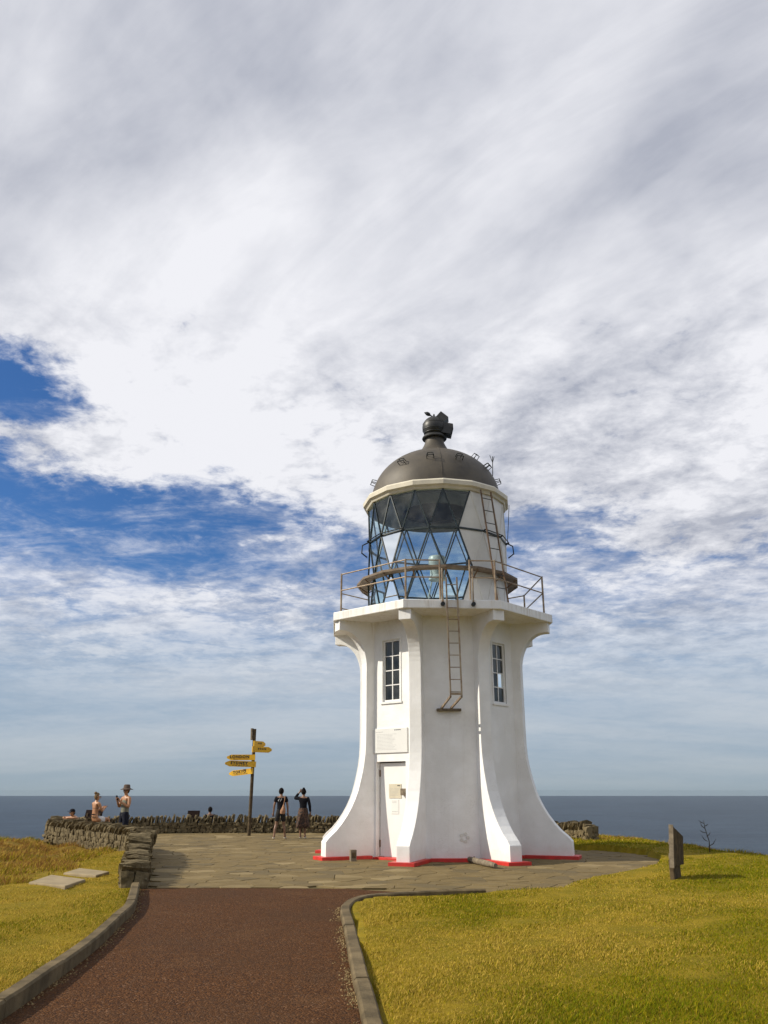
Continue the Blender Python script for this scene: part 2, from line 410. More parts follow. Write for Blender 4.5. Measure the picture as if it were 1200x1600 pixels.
def spline(pts, n=12):
    out = []
    P = [Vector((p[0], p[1])) for p in pts]; P = [2 * P[0] - P[1]] + P + [2 * P[-1] - P[-2]]
    for i in range(1, len(P) - 2):
        for k in range(n):
            t = k / n; a, b, c, d = P[i - 1], P[i], P[i + 1], P[i + 2]
            out.append(0.5 * (2 * b + (c - a) * t + (2 * a - 5 * b + 4 * c - d) * t * t + (3 * b - a - 3 * c + d) * t ** 3))
    out.append(P[-2]); return [(p.x, p.y) for p in out]
def resample(pl, step):
    out = [Vector(pl[0][:2])]; acc = 0.0
    for a, b in zip(pl, pl[1:]):
        a, b = Vector(a[:2]), Vector(b[:2]); L = (b - a).length; t = step - acc
        while t <= L:
            out.append(a + (b - a) * (t / L)); t += step
        acc = L - (t - step)
    return out

KH = 0.13
kl = [G(*p, KH) for p in ((0, 1567), (75, 1518), (150, 1465), (192, 1427), (212, 1407), (229, 1384))]
kerb_l = [(-2.2, -3.0), (-2.45, 2.0), (-2.8, 5.5)] + [(p.x, p.y) for p in kl if p.y < 13.9] + [(-4.17, 15.40)]
kr = [G(*p, 0) for p in ((565, 1600), (550, 1530), (537, 1455), (532, 1432), (536, 1421), (549, 1413), (576, 1406), (630, 1402), (692, 1398.5), (760, 1397))]
kerb_r = [(0.35, -3.0), (0.2, 2.0)] + [(p.x, p.y) for p in kr]
KL, KR = spline(kerb_l, 8), spline(kerb_r, 8)
EDGE = [(-4.30, 15.66), (-2.5, 15.70), (-0.62, 15.62), (0.35, 15.0), (1.65, 14.90)]     # where the red path meets the paving
PATH = KL + [(-4.3, 15.68)] + EDGE[1:] + KR[::-1]
WALL_A = [(-4.34, 15.62), (-4.75, 17.2), (-5.2, 18.9), (-5.55, 20.3), (-6.0, 22.3), (-6.75, 24.4), (-9.0, 27.6), (-10.7, 30.0), (-11.9, 31.7)]
WALL_B = [(-12.05, 32.15), (-12.0, 33.2), (-11.0, 34.6), (-7.7, 35.5), (-4.8, 35.65), (-2.0, 35.5), (0.4, 35.0)]
WALL_C = [(6.55, 27.9), (6.0, 28.9), (4.9, 30.6), (3.2, 32.6), (1.3, 34.3)]
TERR = [(-4.1, 15.5), (-4.6, 17.2), (-5.45, 20.3), (-5.9, 22.3), (-6.65, 24.4), (-8.9, 27.6), (-11.8, 31.7), (-11.9, 33.2), (-10.9, 34.5), (-7.7, 35.4), (-2, 35.4), (1.2, 34.2), (3.1, 32.5), (4.3, 30.6),
        (4.7, 28.0), (5.2, 25.9), (6.3, 25.0), (6.9, 23.6), (6.7, 21.6), (6.15, 19.9), (5.75, 18.9), (4.9, 17.9), (4.0, 17.1), (3.45, 16.1), (3.05, 15.3), (2.6, 14.95), (1.65, 14.86), (0.35, 15.0), (-0.62, 15.62)]
HEAD = [(13.2, -12), (12.9, 8), (11.5, 14), (10.1, 17.4), (9.2, 20.0), (8.35, 22.6), (8.1, 25.5), (7.9, 28.6), (6.6, 31), (4.2, 35), (1, 37.3), (-8, 37.5), (-12.5, 36), (-13.9, 32.8), (-13.4, 29), (-14, 25), (-14.5, 20), (-14.5, -12)]

def height(x, y):
    x = np.asarray(x, float); y = np.asarray(y, float)
    d = np.where(inpoly(x, y, HEAD), 0.0, pdist(x, y, HEAD))
    z = 0.045 + 0.018 * np.sin(x * 1.3 + y * 0.7) + 0.014 * np.sin(x * 2.9 - y * 1.7 + 1)
    z = z + 0.10 * np.clip((x - 3.0) / 3.0, 0, 1) * np.clip((y - 8) / 6.0, 0, 1)                    # swells toward the sign
    lf = np.clip((-x - 6.2) / 5.0, 0, 1)
    z = z - 0.24 * lf ** 1.3 + lf * (0.10 * np.sin(x * 1.1 + y * 0.55) + 0.07 * np.sin(x * 2.1 - y * 1.3 + 2) + 0.05 * np.sin(x * 4.1 + y * 3.3))
    z = z + 0.16 * np.exp(-((x + 11.4) / 1.6) ** 2 - ((y - 27.5) / 3.0) ** 2)                              # hump outside the far end of the wall
    z = z - (0.10 * d ** 2) / (1 + 0.10 * d) - 0.0 * d
    rough = np.clip(d / 3.0, 0, 1)
    z = z + rough * (0.25 * np.sin(x * 0.9 + y * 0.4) * np.sin(y * 0.7 - x * 0.2))
    hard = inpoly(x, y, PATH) | inpoly(x, y, TERR)
    nk = np.minimum(pdist(x, y, KL[::3] + KL[-1:], False), pdist(x, y, KR[::2], False))
    z = np.where(hard | (nk < 0.10), np.minimum(z, -0.10), z)
    return np.maximum(z, -156.0)

def build_terrain():
    def axis(lo, hi, step, far):
        a = list(np.arange(lo, hi + 1e-6, step)); s = step
        while a[-1] < far: s *= 1.35; a.append(a[-1] + s)
        s = step; b = []
        while (b[-1] if b else lo) > -far: s *= 1.35; b.append((b[-1] if b else lo) - s)
        return np.array(b[::-1] + a)
    xs, ys = axis(-15.0, 13.0, 0.14, 420), axis(5.0, 38.0, 0.14, 420)
    gx, gy = np.meshgrid(xs, ys); z = height(gx, gy)
    nx, ny = len(xs), len(ys)
    v = np.stack([gx, gy, z], -1).reshape(-1, 3)
    i = np.arange(nx * ny).reshape(ny, nx)
    f = np.stack([i[:-1, :-1], i[:-1, 1:], i[1:, 1:], i[1:, :-1]], -1).reshape(-1, 4)
    me = bpy.data.meshes.new('headland'); me.vertices.add(len(v)); me.vertices.foreach_set('co', v.ravel())
    me.loops.add(f.size); me.loops.foreach_set('vertex_index', f.ravel().astype(np.int32))
    me.polygons.add(len(f)); me.polygons.foreach_set('loop_start', np.arange(0, f.size, 4, dtype=np.int32))
    me.polygons.foreach_set('use_smooth', np.ones(len(f), bool)); me.update(); me.validate()
    me.materials.append(M_terr)
    return tag(link(bpy.data.objects.new('headland', me)), kind='structure')
build_terrain()
sea = mesh_obj('sea', [(-4e4, -1e4, -150), (4e4, -1e4, -150), (4e4, 2.9e4, -150), (-4e4, 2.9e4, -150)], [(0, 1, 2, 3)], M_sea); tag(sea, kind='structure')

# the red path
def build_path():
    pts = PATH
    o = mesh_obj('path', [(p[0], p[1], 0.0) for p in pts], [tuple(range(len(pts)))], M_path)
    bm = bmesh.new(); bm.from_mesh(o.data); bmesh.ops.triangulate(bm, faces=bm.faces); bmesh.ops.recalc_face_normals(bm, faces=bm.faces)
    for f in bm.faces:
        if f.normal.z < 0: f.normal_flip()
    bm.to_mesh(o.data); bm.free(); tag(o, kind='structure')
build_path()

# kerbs, one stone at a time
def kerb(label, line, side, step, h):
    k = empty('concrete_kerb', (line[len(line) // 2][0], line[len(line) // 2][1], 0), 0, label, 'kerb')
    L = resample(line, 0.06); per = int(step / 0.06); w = 0.135
    org = k.location
    for i in range(0, len(L) - 2, per):
        seg = L[i:i + per + 1]
        if len(seg) < 3: continue
        prof = [(0.0, -0.12), (0.0, h - 0.018), (0.018, h), (w - 0.018, h), (w, h - 0.018), (w, -0.12)]
        v, f = [], []; n = len(seg); dz = rnd.uniform(-.006, .006)
        for j, p in enumerate(seg):
            d = (seg[min(j + 1, n - 1)] - seg[max(j - 1, 0)]).normalized(); nn = Vector((-d.y, d.x)) * side
            q = p + d * (0.002 if j == 0 else -0.002 if j == n - 1 else 0) + nn * rnd.uniform(-.003, .003)
            for a, z in prof: v.append((q.x + nn.x * a - org.x, q.y + nn.y * a - org.y, z + dz))
        m = len(prof)
        for j in range(n - 1):
            for a in range(m - 1): f.append((j * m + a, (j + 1) * m + a, (j + 1) * m + a + 1, j * m + a + 1))
        f += [tuple(range(m)), tuple((n - 1) * m + a for a in range(m))[::-1]]
        mb = MB(); mb.add(v, f); mb.build('kerb_stone', M_conc, k)
    return k
kerb('concrete kerb along the left edge of the red path up to the stone wall', KL[16:], 1, 1.5, KH)
kerb('concrete kerb along the right edge of the red path, curving round the lawn', KR[8:], -1, 1.5, 0.085)

# ------------------------------------------------------------------ paving
def half(poly, nx, ny, c):
    out = []; n = len(poly)
    for i in range(n):
        a, b = poly[i], poly[(i + 1) % n]; da = a[0] * nx + a[1] * ny - c; db = b[0] * nx + b[1] * ny - c
        if da <= 0: out.append(a)
        if da * db < 0:
            t = da / (da - db); out.append((a[0] + (b[0] - a[0]) * t, a[1] + (b[1] - a[1]) * t))
    return out
def paving():
    bed = mesh_obj('terrace', [(p[0], p[1], -0.018) for p in TERR], [tuple(range(len(TERR)))], M_joint)
    bm = bmesh.new(); bm.from_mesh(bed.data); bmesh.ops.triangulate(bm, faces=bm.faces)
    for f in bm.faces:
        if f.normal.z < 0: f.normal_flip()
    bm.to_mesh(bed.data); bm.free(); tag(bed, kind='structure')
    sx, sy = 0.54, 0.36
    seeds = {}
    for i in range(-25, 15):
        for j in range(40, 100):
            if rnd.random() < 0.10: continue
            seeds[(i, j)] = ((i + 0.5 * (j % 2) + rnd.uniform(-.36, .36)) * sx, (j + rnd.uniform(-.36, .36)) * sy)
    pieces = []
    for (i, j), (x, y) in seeds.items():
        if not inpoly([x], [y], TERR)[0]: continue
        if math.hypot(x - 1.545, y - 23.26) < 1.9: continue
        poly = [(x - 1.3, y - 1.3), (x + 1.3, y - 1.3), (x + 1.3, y + 1.3), (x - 1.3, y + 1.3)]
        for di in range(-3, 4):
            for dj in range(-3, 4):
                q = seeds.get((i + di, j + dj))
                if not q or (di == 0 and dj == 0): continue
                nx, ny = q[0] - x, (q[1] - y); L = math.hypot(nx, ny); nx /= L; ny /= L
                g = rnd.uniform(0.003, 0.010)
                poly = half(poly, nx, ny, nx * (x + q[0]) / 2 + ny * (y + q[1]) / 2 - g)
                if len(poly) < 3: break
            if len(poly) < 3: break
        for a, b in zip(EDGE, EDGE[1:]):                      # cut along the path's edge
            if len(poly) < 3: break
            if min(a[0], b[0]) - 0.6 < x < max(a[0], b[0]) + 0.6 and y < 17:
                nx, ny = (b[1] - a[1]), -(b[0] - a[0]); L = math.hypot(nx, ny); nx /= L; ny /= L
                poly = half(poly, nx, ny, nx * a[0] + ny * a[1] - 0.01)
        if len(poly) >= 3: pieces.append((x, y, poly))
    pieces.sort(key=lambda p: math.hypot(p[0] * 1.0, p[1]))
    def solid(mb, x, y, poly, ox=0, oy=0):
        n = len(poly); z0 = rnd.uniform(-.003, .005); tx, ty = rnd.uniform(-.008, .008), rnd.uniform(-.008, .008)
        top = [(p[0] - ox, p[1] - oy, z0 + (p[0] - x) * tx + (p[1] - y) * ty + 0.003) for p in poly]
        ins = [((p[0] - ox) * 0.97 + (x - ox) * 0.03, (p[1] - oy) * 0.97 + (y - oy) * 0.03, p[2] + 0.003) for p, in zip(top)] if False else [(p[0] + (x - ox - p[0]) * 0.035, p[1] + (y - oy - p[1]) * 0.035, p[2] + 0.004) for p in top]
        bot = [(p[0], p[1], -0.05) for p in top]
        f = [tuple(range(n))] + [(i, i + n, (i + 1) % n + n, (i + 1) % n) for i in range(n)] + [(n + i, 2 * n + i, 2 * n + (i + 1) % n, n + (i + 1) % n) for i in range(n)]
        mb.add(ins + top + bot, f)
    for x, y, poly in pieces[:300]:
        mb = MB(); solid(mb, x, y, poly, x, y); o = mb.build('flagstone', M_flag, bed); o.location = (x, y, 0)
    mb = MB()
    for x, y, poly in pieces[300:]: solid(mb, x, y, poly)
    o = mb.build('far_flagstones', M_flag2, bed); tag(o, kind='stuff')
paving()

# ------------------------------------------------------------------ dry stone walls
def stone_mesh(k, thin=False):
    r = random.Random(100 + k); bm = bmesh.new()
    bmesh.ops.create_cube(bm, size=1.0); bmesh.ops.subdivide_edges(bm, edges=bm.edges[:], cuts=1, use_grid_fill=True)
    for v in bm.verts:
        rr = v.co.length; v.co *= (0.5 / rr) ** 0.28 if rr > 0.51 else 1.0
        v.co += Vector((r.uniform(-.09, .09), r.uniform(-.09, .09), r.uniform(-.09, .09)))
    bmesh.ops.triangulate(bm, faces=bm.faces)
    me = bpy.data.meshes.new('stone'); bm.to_mesh(me); bm.free(); me.materials.append(M_stone); return me
STONES = [stone_mesh(k) for k in range(9)]
def wall(name, label, line, topf, faces, near, lean0, gap):
    """faces: +1 / -1 sides laid with single stones; near(p) ranks what shows largest"""
    SL = spline(line, 10); L = resample(SL, 0.05); tot = len(L) * 0.05
    k = empty(name, (L[0].x, L[0].y, 0), 0, label, 'wall'); o0 = Vector((L[0].x, L[0].y, 0))
    def at(s):
        i = min(max(int(s / 0.05), 1), len(L) - 2); d = (L[i + 1] - L[i - 1]).normalized()
        return L[i], d, Vector((-d.y, d.x))
    W2 = 0.22
    # rubble core
    v, f = [], []; P = resample(SL, 0.25); n = len(P)
    for j, p in enumerate(P):
        d = (P[min(j + 1, n - 1)] - P[max(j - 1, 0)]).normalized(); nn = Vector((-d.y, d.x)); h = topf(j * 0.25) - 0.20
        e = 0.06 if j == 0 else -0.06 if j == n - 1 else 0
        for a, z in ((-W2 + .05, -0.4), (-W2 + .07, h), (W2 - .07, h), (W2 - .05, -0.4)):
            v.append((p.x + d.x * e + nn.x * a - o0.x, p.y + d.y * e + nn.y * a - o0.y, z))
    for j in range(n - 1):
        for a in range(3): f.append((j * 4 + a, j * 4 + a + 1, (j + 1) * 4 + a + 1, (j + 1) * 4 + a))
    f += [(0, 1, 2, 3), ((n - 1) * 4 + 3, (n - 1) * 4 + 2, (n - 1) * 4 + 1, (n - 1) * 4)]
    MB().add(v, f).build('rubble_core', M_core, k)
    items = []
    # coping stones set on edge, leaning along the wall
    s = 0.06
    while s < tot - 0.04:
        p, d, nn = at(s); th = rnd.uniform(.05, .105); hh = rnd.uniform(.27, .44); h = topf(s)
        lean = rnd.gauss(R(lean0), R(10))
        M = (Matrix.Translation(Vector((p.x + nn.x * rnd.uniform(-.03, .03), p.y + nn.y * rnd.uniform(-.03, .03), h - 0.13 + rnd.uniform(-.06, .045))) - o0)
             @ Matrix((( d.x, nn.x, 0), (d.y, nn.y, 0), (0, 0, 1))).to_4x4() @ Matrix.Rotation(lean, 4, 'Y') @ Matrix.Rotation(rnd.uniform(-.18, .18), 4, 'Z') @ Matrix.Diagonal((th, rnd.uniform(.40, .54), hh, 1)))
        items.append(('coping_stone', M, p)); s += th * gap
    # face stones in rough courses
    for sd_ in faces:
        z = -0.10
        while True:
            ch = rnd.uniform(.10, .16); s = 0.02 + rnd.uniform(0, .1); any_ = False
            while s < tot - 0.05:
                w = rnd.uniform(.11, .26); p, d, nn = at(s + w / 2)
                if z + ch < topf(s) - 0.13:
                    any_ = True
                    M = (Matrix.Translation(Vector((p.x + nn.x * sd_ * (W2 - .05 + rnd.uniform(-.02, .025)), p.y + nn.y * sd_ * (W2 - .05 + rnd.uniform(-.02, .025)), z + ch / 2)) - o0)
                         @ Matrix(((d.x, nn.x, 0), (d.y, nn.y, 0), (0, 0, 1))).to_4x4() @ Matrix.Rotation(rnd.uniform(-.3, .3), 4, 'Y') @ Matrix.Diagonal((w * 1.0, rnd.uniform(.14, .24), ch * rnd.uniform(.95, 1.3), 1)))
                    items.append(('stone', M, p))
                s += w * 0.98
            z += ch * 0.97
            if not any_: break
    for s, sgn in ((0.0, -1), (tot - 0.05, 1)):                              # the wall ends
        p, d, nn = at(s); z = -.05
        while z < topf(s) - 0.12:
            for a in (-.12, .12):
                hh = rnd.uniform(.13, .2)
                M = (Matrix.Translation(Vector((p.x + nn.x * a + d.x * sgn * .03, p.y + nn.y * a + d.y * sgn * .03, z + hh / 2)) - o0)
                     @ Matrix(((d.x, nn.x, 0), (d.y, nn.y, 0), (0, 0, 1))).to_4x4() @ Matrix.Rotation(rnd.uniform(-.2, .2), 4, 'X') @ Matrix.Diagonal((.22, rnd.uniform(.22, .28), hh * 1.15, 1)))
                items.append(('stone', M, p))
            z += .14
    items.sort(key=lambda q: near(q[2]))
    for nm, M, p in items[:300]:
        o = bpy.data.objects.new(nm, STONES[rnd.randrange(len(STONES))]); C.objects.link(o); o.parent = k; o.matrix_local = M
    if len(items) > 300:
        mb = MB()
        for nm, M, p in items[300:]:
            me = STONES[rnd.randrange(len(STONES))]
            mb.add([M @ v.co for v in me.vertices], [tuple(q.vertices) for q in me.polygons])
        tag(mb.build('far_stones', M_stone2, k), kind='stuff')
    return k
dist = lambda p: p.length
wall('dry_stone_wall', 'sunlit dry stone wall curving along the left grass with people on and behind it', WALL_A,
     lambda s: 0.34 + 0.29 * min(1.0, s / 4.6), (1,), dist, -44, 1.5)
wall('dry_stone_wall', 'shaded dry stone wall along the back of the terrace behind the signpost', WALL_B, lambda s: 0.60, (-1,), dist, 10, 1.22)
wall('dry_stone_wall', 'short end of dry stone wall emerging right of the lighthouse', WALL_C, lambda s: 0.60, (1, -1), dist, -30, 1.4)

# ------------------------------------------------------------------ the lighthouse
TX, TY, PHI = 1.545, 23.257, R(-19.4)
RG, HG, RB, HB, BW, AP = 3.216, 6.145, 3.36, 0.42, 0.32, 1.975
LH = empty('lighthouse', (TX, TY, 0), 0, 'white octagonal lighthouse with flared buttresses, red base and dark dome', 'lighthouse')
def rad(a): return Vector((math.sin(a), -math.cos(a), 0))
def tan(a): return Vector((math.cos(a), math.sin(a), 0))
def pol(a, r, z=0.0, t=0.0): return rad(a) * r + tan(a) * t + Vector((0, 0, z))
def octa(r, ph=PHI): return [tuple(pol(ph + k * math.pi / 4, r))[:2] for k in range(8)]
aL, aF, aR = PHI - math.pi / 8, PHI + math.pi / 8, PHI + 3 * math.pi / 8
DOOR = (-0.575, 0.42, 0.0, 2.31); WINL = (-0.34, 0.25, 3.80, 5.40); WINR = (-0.27, 0.31, 3.76, 5.33)

def wall_face(a, holes, parent):
    hw = AP * math.tan(math.pi / 8); z0, z1 = 0.0, HG - 0.22
    xs = sorted({-hw, hw, *[h[0] for h in holes], *[h[1] for h in holes]}); zs = sorted({z0, z1, *[h[2] for h in holes], *[h[3] for h in holes]})
    mb = MB()
    for i in range(len(xs) - 1):
        for j in range(len(zs) - 1):
            cx, cz = (xs[i] + xs[i + 1]) / 2, (zs[j] + zs[j + 1]) / 2
            if any(h[0] < cx < h[1] and h[2] < cz < h[3] for h in holes): continue
            mb.add([pol(a, AP, z, t) for t, z in ((xs[i], zs[j]), (xs[i + 1], zs[j]), (xs[i + 1], zs[j + 1]), (xs[i], zs[j + 1]))], [(0, 1, 2, 3)])
    for h in holes:
        for (t0, q0), (t1, q1) in (((h[0], h[2]), (h[0], h[3])), ((h[0], h[3]), (h[1], h[3])), ((h[1], h[3]), (h[1], h[2])), ((h[1], h[2]), (h[0], h[2]))):
            mb.add([pol(a, AP, q0, t0), pol(a, AP, q1, t1), pol(a, AP - .2, q1, t1), pol(a, AP - .2, q0, t0)], [(0, 1, 2, 3)])
    o = mesh_obj('wall_panel', mb.v, mb.f, M_white, parent); return o
for k in range(8):
    a = PHI + math.pi / 8 + k * math.pi / 4
    wall_face(a, [DOOR, WINL] if k == 7 else [WINR] if k == 1 else [], LH)
# room floor, and an added dark block that keeps light out of the windows
MB().prism([tuple(pol(PHI + k * math.pi / 4, 1.55))[:2] for k in range(8)], 3.0, 3.05).build('inner_floor', M_inside, LH)
MB().prism(octa(1.15), 3.06, 5.9).build('light_blocker', M_inside, LH)

# buttresses with the flared foot below and the bracket under the gallery
prof = [(3.36, 0.0), (3.36, HB), (3.27, 0.52), (3.10, 0.66), (2.95, 0.82), (2.80, 1.02), (2.69, 1.20), (2.60, 1.38), (2.51, 1.60), (2.445, 1.84), (2.39, 2.06), (2.35, 2.27), (2.32, 2.50), (2.305, 2.75), (2.30, 3.1), (2.30, 4.0), (2.30, 4.72)]
for i in range(1, 13):
    w = i / 12 * math.pi / 2; prof.append((2.98 - 0.68 * math.cos(w), 4.72 + 0.93 * math.sin(w)))
prof += [(3.10, 5.655), (3.10, HG - 0.225)]
inner = 1.92
for k in range(8):
    a = PHI + k * math.pi / 4; n = len(prof)
    v = [pol(a, r, z, s * BW / 2) for s in (-1, 1) for r, z in prof] + [pol(a, inner, z, s * BW / 2) for s in (-1, 1) for z in (0.0, HG - 0.225)]
    f = [(i, i + 1, n + i + 1, n + i) for i in range(n - 1)]
    for s in (0, 1):
        b = 2 * n + 2 * s; poly = [b] + [s * n + i for i in range(n)] + [b + 1]; f.append(tuple(poly if s else poly[::-1]))
    mb = MB().add(v, f); mb.build('buttress', M_white, LH, bevel=0.012)
# gallery slab
gal = MB(); o8 = octa(RG)
gal.prism(o8, HG - 0.225, HG).build('gallery_slab', M_white, LH, bevel=0.02)
# red skirting round the foot
def skirt():
    off = 0.15; outl = []
    for k in range(8):
        a = PHI + k * math.pi / 4; h = BW / 2 + off; r = RB + off
        hw = (AP + off) * math.tan(math.pi / 8)
        # point where the wall skirting meets the buttress skirting
        rin = (AP + off) / math.cos(math.pi / 8) - h * math.tan(math.pi / 8)
        outl += [pol(a, rin, 0, -h), pol(a, r, 0, -h), pol(a, r, 0, h), pol(a, rin, 0, h)]
    n = len(outl); ctr = []
    for k in range(8):
        seg = [outl[(k * 4 + j) % n] for j in range(4)]
        mb = MB(); mb.prism([(p.x, p.y) for p in seg], 0.0, 0.085); mb.build('red_skirting', M_red, LH, bevel=0.008)
        a = PHI + math.pi / 8 + k * math.pi / 4; e = outl[(k * 4 + 3)], outl[(k * 4 + 4) % n]
        back = [e[1] - rad(a) * 0.3, e[0] - rad(a) * 0.3]
        zt = 0.085 if k != 7 else 0.06
        mb = MB(); mb.prism([(p.x, p.y) for p in (e[0], e[1], *back)], 0.0, zt); mb.build('red_skirting', M_red, LH, bevel=0.006)
skirt()

# door, windows, boards
def fbox(mb, a, t0, t1, z0, z1, r0, r1):
    v = [pol(a, r, z, t) for r in (r0, r1) for t, z in ((t0, z0), (t1, z0), (t1, z1), (t0, z1))]
    return mb.add(v, [(0, 1, 2, 3), (7, 6, 5, 4), (0, 4, 5, 1), (1, 5, 6, 2), (2, 6, 7, 3), (3, 7, 4, 0)])
dr = fbox(MB(), aL, DOOR[0] + .03, DOOR[1] - .005, 0.06, DOOR[3] - .03, AP - .19, AP - .13).build('door', M_door, LH, bevel=0.006)
for z in (1.95, 0.28): fbox(MB(), aL, DOOR[0] + .012, DOOR[0] + .045, z, z + .16, AP - .135, AP - .115).build('hinge', M_rust, dr)
lk = fbox(MB(), aL, .22, .375, 1.50, 1.66, AP - .13, AP - .02).build('lock_box', M_wood, dr, bevel=0.01)
pq = fbox(MB(), aL, -.24, .17, 1.43, 1.77, AP - .131, AP - .118).build('plaque', M_cream, dr)
nt = fbox(MB(), aL, -.16, .08, 1.06, 1.40, AP - .131, AP - .120).build('notice', M_notice, dr)
def lines(a, t0, t1, z1, n, dz, th, r, parent, mat=M_grey, ragged=0.25, name='print_line'):
    mb = MB()
    for i in range(n):
        e = t1 - (rnd.uniform(0, ragged) * (t1 - t0)); z = z1 - i * dz
        t = t0
        while t < e:                                   # words
            w = min(rnd.uniform(.03, .10), e - t); fbox(mb, a, t, t + w, z - th, z, r, r + .0015); t += w + .012
    mb.build(name, mat, parent)
lines(aL, -.21, .13, 1.66, 6, .032, .006, AP - .118, dr)
lines(aL, .04, .14, 1.74, 1, .02, .022, AP - .118, dr, M_black, 0)
lines(aL, -.14, .06, 1.12, 1, .04, .012, AP - .120, dr, M_grey, .1)
lines(aL, -.13, .05, 1.365, 2, .03, .008, AP - .120, dr, M_grey, .3)
ib = fbox(MB(), aL, -.70, .50, 2.52, 3.13, AP + .004, AP + .035).build('information_board', M_notice, LH, bevel=0.006)
lines(aL, -.52, .18, 2.98, 12, .034, .006, AP + .0352, ib)
lines(aL, -.56, -.30, 3.045, 1, .03, .010, AP + .0352, ib, M_grey, 0)
lines(aL, .08, .30, 3.085, 1, .03, .020, AP + .0352, ib, M_black, 0)
def window(a, h, curtain):
    t0, t1, z0, z1 = h; w = empty('window', pol(a, AP, z0)); w.parent = LH
    base = -pol(a, AP, z0)
    def part(mb, name, mat):
        mb.xf(Matrix.Translation(base)); return mb.build(name, mat, w)
    fr = MB(); q = .045
    for b in ((t0, t0 + q, z0, z1), (t1 - q, t1, z0, z1), (t0 + q, t1 - q, z0, z0 + q), (t0 + q, t1 - q, z1 - q, z1)): fbox(fr, a, *b, AP - .09, AP - .03)
    part(fr, 'frame', M_door)
    cx = (t0 + t1) / 2
    part(fbox(MB(), a, cx - .014, cx + .014, z0 + q, z1 - q, AP - .075, AP - .045), 'glazing_bar', M_door)
    zz = [z0 + q + (z1 - z0 - 2 * q) * i / 4 for i in range(5)]
    for z in zz[1:4]:
        for s in ((t0 + q, cx - .014), (cx + .014, t1 - q)): part(fbox(MB(), a, *s, z - .012, z + .012, AP - .075, AP - .047), 'glazing_bar', M_door)
    for i in range(4):
        for s in ((t0 + q, cx - .014), (cx + .014, t1 - q)):
            m = MB(); m.add([pol(a, AP - .06, z, t) for t, z in ((s[0], zz[i] + .012), (s[1], zz[i] + .012), (s[1], zz[i + 1] - .012), (s[0], zz[i + 1] - .012))], [(0, 1, 2, 3)]); part(m, 'pane', M_wglass)
    part(fbox(MB(), a, t0 - .07, t1 + .07, z0 - .055, z0 - .002, AP - .05, AP + .035), 'sill', M_white)
    tr = MB(); e = .05
    for b in ((t0 - e, t0, z0, z1 + e), (t1, t1 + e, z0, z1 + e), (t0, t1, z1, z1 + e)): fbox(tr, a, *b, AP - .01, AP + .02)
    part(tr, 'surround', M_white)
    if curtain:
        m = MB(); nseg = 26
        for i in range(nseg):
            ta, tb = t0 + (t1 - t0) * i / nseg, t0 + (t1 - t0) * (i + 1) / nseg
            da, db = .03 * math.sin(i * 1.6), .03 * math.sin((i + 1) * 1.6)
            m.add([pol(a, AP - .28 + da, z0 + .38, ta), pol(a, AP - .28 + db, z0 + .38, tb), pol(a, AP - .28 + db, z1, tb), pol(a, AP - .28 + da, z1, ta)], [(0, 1, 2, 3)])
        part(m, 'curtain', M_curtain)
window(aL, WINL, True); window(aR, WINR, False)
# small metal rose on the ladder wall
m = MB()
for k in range(5):
    w = k * 2 * math.pi / 5; c = pol(aF, AP, .54 + .085 * math.sin(w), .28 + .085 * math.cos(w))
    m.tube([c, c + rad(aF) * .02], .042, 8)
m.build('wall_vent', M_lanwhite, LH)

# railing round the gallery
RR, HR = 3.0, 7.215
rl = empty('gallery_railing', (0, 0, HG)); rl.parent = LH
def rpart(mb, name, mat=M_rail):
    mb.xf(Matrix.Translation((0, 0, -HG))); return mb.build(name, mat, rl, smooth=True, autosmooth=40)
corner = [pol(PHI + k * math.pi / 4, RR) for k in range(8)]
gate = [pol(aF, RR * math.cos(math.pi / 8), 0, -.27), pol(aF, RR * math.cos(math.pi / 8), 0, .50)]
Z = lambda p, z: Vector((p.x, p.y, z))
for p in corner: rpart(MB().tube([Z(p, HG - .01), Z(p, HR + .02)], .026, 8), 'post')
for p in gate:
    rpart(MB().tube([Z(p, HG - .01), Z(p, HR + .02)], .026, 8), 'post')
    q = p + rad(aF) * .225 + tan(aF) * .03
    rpart(MB().tube([Z(q, HG - .16), Z(q, HG + .80)], .02, 8), 'brace')
    b = MB(); b.tube([Z(q - rad(aF) * .05, HG - .12), Z(q + rad(aF) * .05, HG - .12)], .055, 10); rpart(b, 'bolt_plate', M_iron)
runs = [(corner[k], corner[(k + 1) % 8]) for k in range(1, 8)]
runs = [(corner[0], gate[0]), (gate[1], corner[1])] + runs
for p, q in runs:
    for z in (HR, HG + .62): rpart(MB().tube([Z(p, z), Z(q, z)], .018, 8), 'rail')

# ladders
def ladder(name, label, p0, p1, side, w, rung, r, mat, rungmat):
    k = empty(name, p0); k.parent = LH; k['label'] = label
    base = Matrix.Translation(-Vector(p0)); s = Vector(side).normalized()
    for sg in (-1, 1): MB().bar(p0 + s * sg * w / 2, p1 + s * sg * w / 2, .035, .05, rad(aF)).xf(base).build('stringer', mat, k)
    n = int((p1 - p0).length / rung)
    for i in range(n):
        c = p0 + (p1 - p0) * ((i + .35) / n); MB().tube([c - s * w / 2, c + s * w / 2], r, 7).xf(base).build('rung', rungmat, k)
    return k, base
rL = 3.05
p0, p1 = pol(aF, rL, 3.76, .027), pol(aF, rL, 6.70, -.016)
k, base = ladder('lower_ladder', 'beige steel ladder hanging from the gallery down the wall', p0, p1, tan(aF), .27, .285, .011, M_rail, M_rail)
for sg in (-1, 1): MB().bar(p0 + tan(aF) * sg * .135, pol(aF, AP + .04, 3.56, -.10 + sg * .12), .04, .05).xf(base).build('strut', M_rail, k)
fbox(MB(), aF, -.33, .28, 3.50, 3.56, AP + .003, AP + .12).xf(base).build('bracket', M_wood, k)
